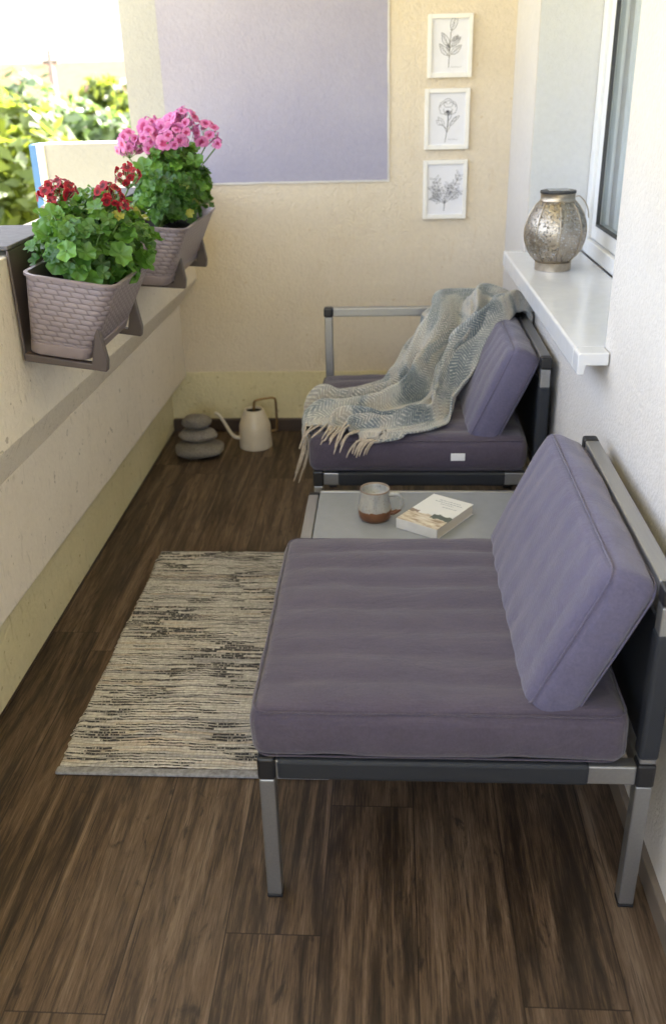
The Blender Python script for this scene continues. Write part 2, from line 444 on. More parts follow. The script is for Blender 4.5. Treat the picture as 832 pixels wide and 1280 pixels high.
M['stone2'] = mat_stone('pale_pebble', (0.19, 0.17, 0.15, 1), (0.30, 0.27, 0.24, 1))
M['can'] = mat_plain('cream_enamel', (0.60, 0.53, 0.42, 1), 0.3, var=0.04)
M['brass'] = mat_plain('aged_brass', (0.26, 0.165, 0.07, 1), 0.4, metal=0.75)
M['lantern'] = mat_lantern()
M['antique'] = mat_plain('antique_champagne_metal', (0.50, 0.43, 0.34, 1), 0.36, metal=0.9, var=0.15, scale=60, bump=0.5, bscale=160)
M['solar'] = mat_plain('solar_cell', (0.10, 0.11, 0.12, 1), 0.12)
M['mug'] = mat_mug()
M['mug_in'] = mat_plain('brown_glaze_inside', (0.20, 0.15, 0.11, 1), 0.25)
M['coffee'] = mat_plain('coffee', (0.035, 0.018, 0.010, 1), 0.08)
M['cover'] = mat_cover()
M['pages'] = mat_pages()
M['white_card'] = mat_plain('white_card', (0.74, 0.73, 0.70, 1), 0.5)
M['print_grey'] = mat_plain('grey_print', (0.30, 0.33, 0.37, 1), 0.6)
M['frame_white'] = mat_plain('white_frame_wood', (0.78, 0.76, 0.72, 1), 0.4, var=0.03)
M['paper'] = mat_plain('art_paper', (0.74, 0.74, 0.78, 1), 0.8, var=0.02)
M['ink'] = mat_plain('ink_line', (0.09, 0.09, 0.10, 1), 0.8)
M['ink_soft'] = mat_plain('soft_ink_line', (0.26, 0.26, 0.28, 1), 0.8)
M['tag'] = mat_plain('white_label', (0.72, 0.72, 0.74, 1), 0.7)
M['bark'] = mat_plain('bark', (0.10, 0.075, 0.05, 1), 0.9, var=0.2, scale=8)
M['tree_leaf'] = mat_leaf('tree_leaf', (0.035, 0.065, 0.010, 1), (0.095, 0.135, 0.018, 1), (0.26, 0.32, 0.035, 1), 0.45)
M['tree_leaf2'] = mat_leaf('bluish_tree_leaf', (0.032, 0.065, 0.025, 1), (0.075, 0.115, 0.04, 1), (0.15, 0.24, 0.06, 1), 0.4)
M['ground'] = mat_plain('dry_grass', (0.33, 0.29, 0.12, 1), 0.95, var=0.2, scale=0.6)
M['roof'] = mat_plain('pale_red_roof_tiles', (0.17, 0.095, 0.07, 1), 0.95, var=0.1, scale=3)
M['roof'].node_tree.nodes['Principled BSDF'].inputs['Specular IOR Level'].default_value = 0.0
M['house'] = mat_plain('white_house_wall', (0.72, 0.69, 0.63, 1), 0.85, var=0.05, scale=2)
M['house_win'] = mat_plain('dark_window', (0.05, 0.06, 0.07, 1), 0.15)
M['concrete'] = mat_plain('concrete_pole', (0.20, 0.16, 0.13, 1), 0.9)
M['dark_roof'] = mat_plain('brown_roof_edge', (0.10, 0.075, 0.065, 1), 0.8)

def glass_mat():
    m = NT('window_glass')
    gl = m.n('ShaderNodeBsdfGlossy', {'Color': (1, 1, 1, 1), 'Roughness': 0.02})
    tr = m.n('ShaderNodeBsdfTransparent', {'Color': (0.86, 0.89, 0.9, 1)})
    fr = m.n('ShaderNodeFresnel', {'IOR': 1.5})
    bf = m.n('ShaderNodeNewGeometry').outputs['Backfacing']
    mx = m.n('ShaderNodeMixShader', {0: m.math('MULTIPLY', m.math('MULTIPLY_ADD', fr.outputs[0], 0.9, 0.05), m.math('SUBTRACT', 1.0, bf)), 1: tr.outputs[0], 2: gl.outputs[0]})
    m.t.links.new(mx.outputs[0], m.out.inputs[0])
    return m.m
M['glass'] = glass_mat()

# ------------------------------------------------------------------ mesh helpers
WL = {}     # world location of each root / part, by object name

class MB:
    def __init__(self):
        self.v, self.f, self.uv, self.tone, self.mi = [], [], {}, [], []
    def add(self, verts, faces, tone=None, mi=0):
        o = len(self.v)
        self.v += [Vector(p) for p in verts]
        self.f += [tuple(i + o for i in fc) for fc in faces]
        self.mi += [mi] * len(faces)
        if tone is None:
            tone = [0.5] * len(verts)
        self.tone += list(tone)
        return o
    def box(self, x0, x1, y0, y1, z0, z1, mp=None, mi=0):
        vs_ = [(x, y, z) for z in (z0, z1) for y in (y0, y1) for x in (x0, x1)]
        if mp:
            vs_ = [mp(*p) for p in vs_]
        self.add(vs_, [(0, 2, 3, 1), (4, 5, 7, 6), (0, 1, 5, 4), (2, 6, 7, 3), (0, 4, 6, 2), (1, 3, 7, 5)], mi=mi)
        return self
    def prism(self, poly, axis, a0, a1, mi=0):
        """poly: 2D outline; axis 'x','y','z' extrudes"""
        def P(p, a):
            return {'y': (p[0], a, p[1]), 'x': (a, p[0], p[1]), 'z': (p[0], p[1], a)}[axis]
        n = len(poly)
        vs_ = [P(p, a0) for p in poly] + [P(p, a1) for p in poly]
        fs = [tuple(range(n)), tuple(range(2 * n - 1, n - 1, -1))]
        fs += [(i, (i + 1) % n + 0, (i + 1) % n + n, i + n)[::-1] for i in range(n)]
        self.add(vs_, fs, mi=mi)
        return self
    def tube(self, pts, r, n=10, cap=True, mi=0, tone=None):
        pts = [Vector(p) for p in pts]
        rs = r if isinstance(r, (list, tuple)) else [r] * len(pts)
        up = Vector((0, 0, 1))
        t0 = (pts[1] - pts[0]).normalized()
        if abs(t0.dot(up)) > 0.9:
            up = Vector((1, 0, 0))
        a = t0.cross(up).normalized()
        vs_, fs = [], []
        for i, p in enumerate(pts):
            t = (pts[min(i + 1, len(pts) - 1)] - pts[max(i - 1, 0)]).normalized()
            a = (a - t * a.dot(t)).normalized()
            b = t.cross(a)
            for k in range(n):
                an = 2 * math.pi * k / n
                vs_.append(p + (a * math.cos(an) + b * math.sin(an)) * rs[i])
        for i in range(len(pts) - 1):
            for k in range(n):
                k2 = (k + 1) % n
                fs.append((i * n + k, i * n + k2, (i + 1) * n + k2, (i + 1) * n + k))
        if cap:
            fs.append(tuple(range(n))[::-1])
            fs.append(tuple(range((len(pts) - 1) * n, len(pts) * n)))
        self.add(vs_, fs, tone=[tone] * len(vs_) if tone is not None else None, mi=mi)
        return self
    def lathe(self, prof, c=(0, 0), n=48, mi=0, squash=None):
        vs_, fs = [], []
        for (r, z) in prof:
            for k in range(n):
                an = 2 * math.pi * k / n
                vs_.append((c[0] + r * math.cos(an), c[1] + r * math.sin(an), z))
        for i in range(len(prof) - 1):
            for k in range(n):
                k2 = (k + 1) % n
                fs.append((i * n + k, i * n + k2, (i + 1) * n + k2, (i + 1) * n + k))
        if prof[0][0] > 1e-6:
            fs.append(tuple(range(n))[::-1])
        if prof[-1][0] > 1e-6:
            fs.append(tuple(range((len(prof) - 1) * n, len(prof) * n)))
        self.add(vs_, fs, mi=mi)
        return self
    def build(self, name, mats, parent=None, smooth=False, bevel=0.0, seg=2, uvs=None, center=True, tone=False, angle=None):
        me = bpy.data.meshes.new(name)
        if center:
            lo = Vector([min(p[i] for p in self.v) for i in range(3)])
            hi = Vector([max(p[i] for p in self.v) for i in range(3)])
            c = (lo + hi) / 2
            if parent is None:
                c.z = lo.z
        else:
            c = Vector((0, 0, 0))
        me.from_pydata([p - c for p in self.v], [], self.f)
        mats = mats if isinstance(mats, (list, tuple)) else [mats]
        for m in mats:
            me.materials.append(m)
        if len(mats) > 1:
            me.polygons.foreach_set('material_index', self.mi)
        if uvs is not None:
            l = me.uv_layers.new(name='UVMap')
            for lp in me.loops:
                l.data[lp.index].uv = uvs[lp.vertex_index]
        if tone:
            a = me.attributes.new('tone', 'FLOAT', 'POINT')
            a.data.foreach_set('value', [float(t) for t in self.tone])
        if smooth:
            me.polygons.foreach_set('use_smooth', [True] * len(me.polygons))
        me.update()
        o = bpy.data.objects.new(name, me)
        COL.objects.link(o)
        if angle is not None:
            me.set_sharp_from_angle(angle=rad(angle))
        if bevel:
            b = o.modifiers.new('edge', 'BEVEL')
            b.width = bevel
            b.segments = seg
            b.limit_method = 'ANGLE'
            b.angle_limit = rad(40)
        if parent is not None:
            o.parent = parent
            o.location = c - WL[parent.name]
        else:
            o.location = c
        WL[o.name] = c.copy()
        return o

def tag(o, label=None, cat=None, group=None, kind=None):
    if label: o['label'] = label
    if cat: o['category'] = cat
    if group: o['group'] = group
    if kind: o['kind'] = kind
    return o

def thing(name, loc, label, cat, group=None):
    o = bpy.data.objects.new(name, None)
    o.empty_display_size = 0.05
    COL.objects.link(o)
    o.location = loc
    WL[o.name] = Vector(loc)
    return tag(o, label, cat, group)

def catmull(a, b, c, d, t):
    return 0.5 * ((2 * b) + (c - a) * t + (2 * a - 5 * b + 4 * c - d) * t * t + (3 * b - a - 3 * c + d) * t ** 3)

def spline(pts, n):
    pts = [Vector(p) for p in pts]
    out = []
    m = len(pts) - 1
    for i in range(n):
        s = i / (n - 1) * m
        k = min(int(s), m - 1)
        t = s - k
        a = pts[k - 1] if k > 0 else pts[0] * 2 - pts[1]
        d = pts[k + 2] if k + 2 <= m else pts[m] * 2 - pts[m - 1]
        out.append(catmull(a, pts[k], pts[k + 1], d, t))
    return out

# ------------------------------------------------------------------ setting
YB = 3.92                      # back wall face
def mp_right(lx, y, z):        # the long house wall stands slightly askew
    return (0.472 + lx + 0.015 * (YB - y), y, z)

# ground, sky is the world itself
gm = MB(); gm.add([(-400, -200, -5.2), (400, -200, -5.2), (400, 700, -5.2), (-400, 700, -5.2)], [(0, 1, 2, 3)])
tag(gm.build('ground', M['ground'], center=False), kind='structure')

fl = MB().box(-0.985, 0.62, -1.7, YB, -0.16, 0.0)
tag(fl.build('balcony_floor', M['floor'], center=False), kind='structure')
ce = MB().box(-1.1, 0.60, -1.7, 4.05, 2.55, 2.72)
tag(ce.build('balcony_ceiling', M['ceil'], center=False), kind='structure')

# back wall
bw = thing('back_wall', (-0.3, YB, 0), 'cream stucco end wall with a lavender painted rectangle', 'wall')
b = MB()
b.box(-1.035, 0.60, YB, 4.06, 0.0, 2.55)
b.build('wall_panel', M['cream'], bw, center=False).location = -WL['back_wall']
MB().box(-0.893, -0.012, YB - 0.004, YB + 0.01, 1.072, 2.55).build('painted_panel', M['lav'], bw, center=False).location = -WL['back_wall']
def wv(k, t): return 0.0022 * noise.noise(Vector((t * 9, k, 2.0))) + 0.0012 * noise.noise(Vector((t * 45, k, 5.0)))
xsb = [-0.900 + 0.888 * i / 60 for i in range(61)]
bm_ = MB().prism([(x, 1.065 + wv(1, x)) for x in xsb] + [(x, 1.0725 + wv(2, x)) for x in xsb[::-1]], 'y', YB - 0.0055, YB + 0.01)
zsb = [1.0642 + 1.48 * i / 90 for i in range(91)]
bm_.prism([(-0.0045 + wv(3, z), z) for z in zsb] + [(-0.0118 + wv(4, z), z) for z in zsb[::-1]], 'y', YB - 0.0056, YB + 0.01)
bm_.build('paint_border', M['offwhite'], bw)
MB().box(-1.036, -0.893, YB - 0.0045, YB + 0.01, 1.073, 2.55).build('edge_strip', M['strip'], bw, center=False).location = -WL['back_wall']
MB().prism([(-0.985, 0.0)] + [(0.47, 0.0)] + [(0.47 - 1.455 * i / 70, 0.275 + 0.0035 * noise.noise(Vector((i * 0.21, 0, 1))) + 0.002 * noise.noise(Vector((i * 1.1, 3, 1)))) for i in range(71)], 'y', YB - 0.005, YB + 0.01).build('skirting_band', M['ochre'], bw, center=False).location = -WL['back_wall']
MB().box(-0.985, 0.472, YB - 0.024, YB + 0.008, 0.0, 0.058).build('baseboard', M['base_dark'], bw, bevel=0.004)

# low wall stub beyond the balcony edge
sw = thing('outer_wall', (-1.25, 3.98, -0.2), 'low pale wall stub outside the parapet with a sky blue end strip', 'wall')
MB().box(-1.445, -1.0375, 3.95, 4.08, -0.2, 1.232).build('wall_panel', M['stub'], sw)
MB().box(-1.478, -1.447, 3.95, 4.08, -0.2, 1.230).build('corner_strip', M['facade_blue'], sw)
MB().box(-1.447, -1.415, 3.944, 3.9495, -0.2, 1.229).build('edge_band', M['parapet'], sw)

# parapet on the left (three planes: upper band, chamfer, panel, skirting recess), plan slightly askew
pw = thing('parapet', (-0.95, 1.1, 0), 'beige stucco balcony parapet with a stepped ledge along the left side', 'parapet')
def par_sec(y, e=0.0):
    d = max(0.0, YB - y)
    xu = -0.82 - 0.030 * d if y >= 0 else -0.94
    xm = -0.905 - 0.017 * d if y >= 0 else -0.972
    return xu, xm
ys = [-1.7, 0.0] + [0.0 + (YB) * i / 12 for i in range(1, 13)]
def strip_mesh(f, name, m):
    mb = MB(); n = None
    for y in ys:
        ring = f(y); n = len(ring)
        mb.add([(x, y, z) for x, z in ring], [])
    for i in range(len(ys) - 1):
        for k in range(n):
            k2 = (k + 1) % n
            mb.f.append((i * n + k, (i + 1) * n + k, (i + 1) * n + k2, i * n + k2)); mb.mi.append(0)
    mb.f.append(tuple(range(n))); mb.mi.append(0)
    mb.f.append(tuple(range((len(ys) - 1) * n, len(ys) * n))[::-1]); mb.mi.append(0)
    o = mb.build(name, m, pw, bevel=0.004)
    return o
def sec_up(y):
    xu, xm = par_sec(y)
    return [(xu, 1.098), (xu - 0.004, 0.690), (xm + 0.0, 0.578), (-1.03, 0.578), (-1.03, 1.098)]
def sec_mid(y):
    xu, xm = par_sec(y)
    return [(xm - 0.002, 0.5765), (xm - 0.006, 0.258), (xm - 0.045, 0.214), (-1.03, 0.214), (-1.03, 0.5765)]
strip_mesh(sec_up, 'upper_band', M['parapet'])
strip_mesh(sec_mid, 'lower_panel', M['panel'])
MB().box(-1.03, -0.986, -1.7, YB, -0.16, 0.213).build('skirting_band', M['ochre'], pw)
MB().box(-0.9855, -0.981, -1.7, YB - 0.03, 0.0, 0.008).build('floor_joint', M['base_dark'], pw, bevel=0.002)

# right wall with a window recess
RY0, RY1, RZ0, RZ1 = 2.115, 3.385, 0.835, 2.25
rw = thing('house_wall', (0.6, 1.1, 0), 'off white stucco house wall with a window recess on the right', 'wall')
b = MB()
T = 0.42
b.box(0, T, -1.7, RY0, 0, 2.55, mp_right)
b.box(0, T, RY0, RY1, 0, RZ0, mp_right)
b.box(0, T, RY1, YB, 0, 2.55, mp_right)
b.box(0, T, RY0, RY1, RZ1, 2.55, mp_right)
b.build('wall_panel', M['offwhite'], rw, center=False).location = -WL['house_wall']
b = MB()
b.box(0.004, 0.2, RY1 - 0.003, RY1 + 0.01, RZ0 + 0.03, RZ1, mp_right)
b.box(0.004, 0.2, RY0 - 0.01, RY0 + 0.003, RZ0 + 0.03, RZ1, mp_right)
b.build('reveal', M['plaster'], rw)
MB().box(-0.014, 0.01, -1.7, YB - 0.03, 0.0, 0.055, mp_right).build('baseboard', M['base_grey'], rw, bevel=0.003)

# upper storeys over the balcony (they keep the sun off it)
ub = MB().box(0.60, 0.95, -1.7, 4.06, 2.73, 7.0)
ub.box(-1.1, 0.60, 3.92, 4.06, 2.73, 7.0)
tag(ub.build('upper_storey', M['offwhite'], center=False), kind='structure')

# window
SZ = 0.87
wd = thing('window', mp_right(0.24, 2.75, SZ), 'white plastic framed window set in the recess above the glossy sill', 'window')
fx0, fx1 = 0.200, 0.262
b = MB()
b.box(fx0, fx1, RY1 - 0.062, RY1 - 0.004, SZ + 0.002, RZ1, mp_right)
b.box(fx0, fx1, RY0 + 0.004, RY0 + 0.062, SZ + 0.002, RZ1, mp_right)
b.box(fx0, fx1, RY0 + 0.062, RY1 - 0.062, SZ + 0.002, SZ + 0.052, mp_right)
b.box(fx0, fx1, RY0 + 0.062, RY1 - 0.062, RZ1 - 0.06, RZ1, mp_right)
b.build('window_frame', M['upvc'], wd, bevel=0.004)
sa0, sa1 = 0.212, 0.255
s = wd_s = MB()
s.box(sa0, sa1, RY1 - 0.128, RY1 - 0.064, SZ + 0.056, RZ1 - 0.064, mp_right)
s.box(sa0, sa1, RY0 + 0.064, RY0 + 0.128, SZ + 0.056, RZ1 - 0.064, mp_right)
s.box(sa0, sa1, RY0 + 0.128, RY1 - 0.128, SZ + 0.056, SZ + 0.104, mp_right)
s.box(sa0, sa1, RY0 + 0.128, RY1 - 0.128, RZ1 - 0.13, RZ1 - 0.064, mp_right)
sash = s.build('sash', M['upvc'], wd, bevel=0.005)
b = MB()
b.box(sa0 - 0.001, sa0 + 0.012, RY1 - 0.132, RY1 - 0.1285, SZ + 0.104, RZ1 - 0.13, mp_right)
b.box(sa0 - 0.001, sa0 + 0.012, RY0 + 0.1285, RY0 + 0.136, SZ + 0.104, RZ1 - 0.13, mp_right)
b.box(sa0 - 0.001, sa0 + 0.012, RY0 + 0.136, RY1 - 0.136, SZ + 0.1045, SZ + 0.112, mp_right)
b.build('seal', M['rubber_shade'], sash)
MB().box(0.226, 0.232, RY0 + 0.13, RY1 - 0.13, SZ + 0.105, RZ1 - 0.131, mp_right).build('pane', M['glass'], sash)
# curtain behind the glass
cu = MB(); rows_c = 2; nc = 240
vs_, fs = [], []
for j in range(rows_c):
    for i in range(nc):
        y = RY0 + 0.02 + (RY1 - RY0 - 0.04) * i / (nc - 1)
        lx = 0.275 + 0.016 * math.sin(i * 0.55 + 0.8 * math.sin(i * 0.07)) + 0.006 * math.sin(i * 0.21)
        vs_.append(mp_right(lx, y, SZ - 0.02 if j == 0 else RZ1 + 0.02))
for i in range(nc - 1):
    fs.append((i, i + 1, nc + i + 1, nc + i))
cu.add(vs_, fs)
tag(cu.build('curtain', M['curtain'], smooth=True), 'grey pleated curtain hanging behind the window pane', 'curtain')
# closed room behind so that the window looks into a dark interior
rb = MB()
rb.box(0.425, 0.44, RY0 - 0.1, RY1 + 0.1, RZ0 - 0.2, RZ1 + 0.2, mp_right)
rb.build('backing_wall', M['plaster'], rw)

# sill
b = MB()
SX = -0.072
prof = [(0.205, SZ), (SX + 0.006, SZ), (SX + 0.001, SZ - 0.002), (SX, SZ - 0.007), (SX, SZ - 0.052), (SX + 0.016, SZ - 0.052), (SX + 0.019, SZ - 0.03), (0.205, SZ - 0.03)]
def sill_seg(mb, y0, y1, xmax):
    pr = [(min(x, xmax), z) for x, z in prof]
    n = len(pr)
    vs_ = [mp_right(x, y0, z) for x, z in pr] + [mp_right(x, y1, z) for x, z in pr]
    fs = [tuple(range(n))[::-1], tuple(range(n, 2 * n))] + [(i, (i + 1) % n, (i + 1) % n + n, i + n) for i in range(n)]
    mb.add(vs_, fs)
sill_seg(b, RY0 + 0.004, RY1 - 0.004, 0.198)
sill_seg(b, RY0 - 0.055, RY0 + 0.003, -0.002)
sill_seg(b, RY1 - 0.003, RY1 + 0.035, -0.002)
o = b.build('window_sill', M['sill'], bevel=0.003)
tag(o, 'glossy white window sill projecting from the house wall under the recess', 'window sill')

# ------------------------------------------------------------------ picture frames
def ribbon(mb, pts, w, y0):
    pts = [Vector((p[0], 0, p[1])) for p in pts]
    n = len(pts)
    vs_, fs = [], []
    for i, p in enumerate(pts):
        t = (pts[min(i + 1, n - 1)] - pts[max(i - 1, 0)])
        t = t.normalized() if t.length > 1e-9 else Vector((1, 0, 0))
        s_ = Vector((-t.z, 0, t.x)) * w * 0.5
        for yy in (y0, y0 - 0.0006):
            for q in (p - s_, p + s_):
                vs_.append((q.x, yy, q.z))
    for i in range(n - 1):
        a, c = i * 4, i * 4 + 4
        fs += [(a + 2, a + 3, c + 3, c + 2), (a, a + 2, c + 2, c), (a + 3, a + 1, c + 1, c + 3)]
    mb.add(vs_, fs)

def leaf_outline(cx, cz, ang, L, Wd, n=14):
    pts = []
    for i in range(n + 1):
        t = i / n
        pts.append((t * L, Wd * max(0.0, math.sin(math.pi * t ** 0.9)) * (1 - 0.25 * t)))
    for i in range(n, -1, -1):
        t = i / n
        pts.append((t * L, -Wd * max(0.0, math.sin(math.pi * t ** 0.9)) * (1 - 0.25 * t)))
    c, s_ = math.cos(ang), math.sin(ang)
    return [(cx + x * c - z * s_, cz + x * s_ + z * c) for x, z in pts]

def art_branch(mb, soft, cx, cz, y):
    stem = [(cx - 0.004 + 0.006 * t, cz - 0.070 + 0.12 * t) for t in [i / 12 for i in range(13)]]
    ribbon(mb, stem, 0.0018, y)
    for (t, ang, L, Wd) in [(0.30, 130, 0.052, 0.012), (0.34, 38, 0.050, 0.012), (0.55, 120, 0.055, 0.013), (0.55, 42, 0.048, 0.008), (0.72, 36, 0.030, 0.006), (0.98, 72, 0.062, 0.014), (0.42, 105, 0.026, 0.006)]:
        x0, z0 = cx - 0.004 + 0.006 * t, cz - 0.070 + 0.12 * t
        a = rad(ang)
        ribbon(mb, leaf_outline(x0 + 0.008 * math.cos(a), z0 + 0.008 * math.sin(a), a, L, Wd), 0.0012, y)
        ribbon(mb, [(x0, z0), (x0 + L * math.cos(a), z0 + L * math.sin(a))], 0.0010, y)
        for k in range(4):
            tt = 0.25 + 0.16 * k
            bx, bz = x0 + (0.008 + L * tt) * math.cos(a), z0 + (0.008 + L * tt) * math.sin(a)
            for sg in (-1, 1):
                aa = a + sg * 0.7
                ribbon(soft, [(bx, bz), (bx + 0.009 * math.cos(aa), bz + 0.009 * math.sin(aa))], 0.0008, y)

def art_poppy(mb, soft, cx, cz, y):
    ribbon(mb, [(cx - 0.006 + 0.010 * math.sin(2.2 * t), cz - 0.080 + 0.115 * t) for t in [i / 14 for i in range(15)]], 0.0016, y)
    fx, fz = cx + 0.003, cz + 0.038
    for (dx, dz, rx, rz, a0, a1) in [(0, 0.012, 0.030, 0.026, -10, 190), (-0.012, 0.004, 0.022, 0.020, 60, 300), (0.013, 0.004, 0.022, 0.020, -120, 120), (0, -0.004, 0.016, 0.016, 150, 390), (0.002, 0.02, 0.018, 0.012, 0, 360)]:
        pts = []
        for i in range(25):
            a = rad(a0 + (a1 - a0) * i / 24)
            rr = 1 + 0.08 * math.sin(5 * a)
            pts.append((fx + dx + rx * rr * math.cos(a), fz + dz + rz * rr * math.sin(a)))
        ribbon(mb, pts, 0.0012, y)
    for k in range(9):
        a = rad(200 + 17 * k)
        ribbon(mb, [(fx, fz - 0.002), (fx + 0.013 * math.cos(a), fz - 0.004 + 0.013 * math.sin(a))], 0.0012, y)
    for (ang, L, Wd, z0) in [(125, 0.05, 0.010, -0.03), (150, 0.034, 0.010, -0.02), (55, 0.052, 0.006, -0.03), (35, 0.045, 0.006, -0.012), (75, 0.045, 0.006, -0.012)]:
        a = rad(ang); x0 = cx + 0.001
        ribbon(mb, [(x0, cz + z0 - 0.014), (x0 + 0.022 * math.cos(a), cz + z0 + 0.012 * math.sin(a))], 0.0012, y)
        ribbon(mb, leaf_outline(x0 + 0.022 * math.cos(a), cz + z0 + 0.012 * math.sin(a), a, L * 0.8, Wd), 0.0011, y)

def art_sprig(mb, soft, cx, cz, y):
    ribbon(mb, [(cx - 0.002, cz - 0.078), (cx, cz - 0.045), (cx - 0.002, cz - 0.02)], 0.0020, y)
    rnd = random.Random(4)
    for (ang, L) in [(128, 0.085), (112, 0.105), (78, 0.075), (62, 0.125), (40, 0.075), (150, 0.055)]:
        a = rad(ang)
        x0, z0 = cx, cz - 0.05
        ribbon(mb, [(x0, z0), (x0 + L * math.cos(a), z0 + L * math.sin(a))], 0.0011, y)
        for k in range(5):
            t = 0.35 + 0.15 * k
            for sg in (-1, 1):
                aa = a + sg * (0.7 + 0.3 * rnd.random())
                ribbon(mb if k % 2 else soft, leaf_outline(x0 + L * t * math.cos(a), z0 + L * t * math.sin(a), aa, 0.018 + 0.008 * rnd.random(), 0.0036, 8), 0.0011, y)

def signature(mb, x, z, y, seed, n=26, L=0.042):
    rnd = random.Random(seed)
    ribbon(mb, [(x + L * i / n, z + 0.0022 * math.sin(i * 1.9) * rnd.random()) for i in range(n)], 0.0008, y)

frames = [(0.1395, 0.3085, 1.439, 1.656, art_branch, 'topmost white picture frame with a leafy branch line drawing'),
          (0.1325, 0.3065, 1.182, 1.402, art_poppy, 'middle white picture frame with an open poppy line drawing'),
          (0.1315, 0.3060, 0.918, 1.143, art_sprig, 'lowest white picture frame with a fine leaved sprig drawing')]
for i, (x0, x1, z0, z1, art, lab) in enumerate(frames):
    f = thing('picture_frame', ((x0 + x1) / 2, YB, z0), lab, 'picture frame', 'botanical pictures on the end wall')
    w = 0.016
    yb, yf = YB - 0.0005, YB - 0.019
    b = MB()
    b.box(x0, x0 + w, yf, yb, z0, z1); b.box(x1 - w, x1, yf, yb, z0, z1)
    b.box(x0 + w, x1 - w, yf, yb, z0, z0 + w); b.box(x0 + w, x1 - w, yf, yb, z1 - w, z1)
    b.build('frame_rim', M['frame_white'], f, bevel=0.0015)
    MB().box(x0 + w - 0.001, x1 - w + 0.001, YB - 0.010, YB - 0.004, z0 + w - 0.001, z1 - w + 0.001).build('print', M['paper'], f)
    ink, soft = MB(), MB()
    art(ink, soft, (x0 + x1) / 2, (z0 + z1) / 2 - 0.004, YB - 0.0102)
    if i < 2:
        signature(soft, (x0 + x1) / 2 + 0.004, z0 + 0.036, YB - 0.0102, i)
    if soft.v:
        ink.add(soft.v, soft.f, mi=1)
    ink.build('drawing', [M['ink'], M['ink_soft']], f)

# ------------------------------------------------------------------ sofas
XF0, XF1, XB0, XB1 = -0.237, -0.206, 0.437, 0.468
ZR0, ZR1, ZT = 0.297, 0.345, 0.702
def sofa(y0, depth, label, arm=False, stub=False):
    y1 = y0 + depth
    t = 0.032
    r = thing('sofa_frame', (0.1, (y0 + y1) / 2, 0), label, 'sofa frame', 'modular balcony sofa frames')
    for ya in (y0, y1 - t):
        for xa, xb in ((XF0, XF1), (XB0, XB1)):
            lg = MB().box(xa + 0.001, xb - 0.001, ya + 0.001, ya + t - 0.001, 0.008, ZR0).build('leg', M['alu'], r, bevel=0.003)
            MB().box(xa + 0.0005, xb - 0.0005, ya + 0.0005, ya + t - 0.0005, 0.0, 0.008).build('foot_cap', M['cap'], lg, bevel=0.002)
            MB().box(xa - 0.001, xb + 0.001, ya - 0.001, ya + t + 0.001, ZR0, ZR1 + 0.002).build('corner_joint', M['cap'], r, bevel=0.005)
    for ya in (y0, y1 - t):
        sr = MB().box(XF1 + 0.001, XB0 - 0.001, ya + 0.002, ya + t - 0.002, ZR0 + 0.004, ZR1 - 0.004).build('side_rail', M['alu'], r, bevel=0.003)
        xs = XF1 + (0.045 if stub else 0.003)
        MB().box(xs, 0.355, ya - 0.001, ya + t + 0.001, ZR0 + 0.001, ZR1 - 0.001).build('sling_sleeve', M['sling'], sr, bevel=0.008, seg=3)
    for xa, xb in ((XF0, XF1), (XB0, XB1)):
        MB().box(xa + 0.002, xb - 0.002, y0 + t + 0.002, y1 - t - 0.002, ZR0 + 0.004, ZR1 - 0.004).build('cross_rail', M['alu'], r, bevel=0.003)
    MB().box(XF1 + 0.05, 0.355, y0 + t + 0.002, y1 - t - 0.002, ZR1 - 0.014, ZR1 - 0.008).build('seat_sling', M['sling'], r)
    # back
    for ya in (y0, y1 - t):
        ps = MB().box(XB0 + 0.001, XB1 - 0.001, ya + 0.001, ya + t - 0.001, ZR1 + 0.003, ZT - 0.034).build('back_post', M['alu'], r, bevel=0.003)
        MB().box(XB0 - 0.002, XB1 + 0.002, ya - 0.002, ya + t + 0.002, ZR1 + 0.012, ZT - 0.085).build('sling_sleeve', M['sling'], ps, bevel=0.008, seg=3)
        MB().box(XB0 - 0.001, XB1 + 0.001, ya - 0.001, ya + t + 0.001, ZT - 0.033, ZT + 0.001).build('corner_cap', M['cap'], r, bevel=0.006, seg=3)
    MB().box(XB0, XB1, y0 + t + 0.0015, y1 - t - 0.0015, ZT - 0.031, ZT).build('top_rail', M['alu'], r, bevel=0.003)
    MB().box(XB0 + 0.010, XB0 + 0.016, y0 + t + 0.003, y1 - t - 0.003, ZR1 + 0.012, ZT - 0.085).build('back_sling', M['sling'], r)
    if arm:
        ya = y1 - t
        MB().box(XF0 + 0.001, XF1 - 0.001, ya + 0.001, ya + t - 0.001, ZR1 + 0.003, ZT - 0.034).build('arm_post', M['alu'], r, bevel=0.003)
        MB().box(XF0 - 0.001, XF1 + 0.001, ya - 0.001, ya + t + 0.001, ZT - 0.033, ZT + 0.001).build('corner_cap', M['cap'], r, bevel=0.006, seg=3)
        MB().box(XF1 + 0.0015, XB0 - 0.0015, ya, ya + t, ZT - 0.031, ZT).build('arm_rail', M['alu'], r, bevel=0.003)
    return r

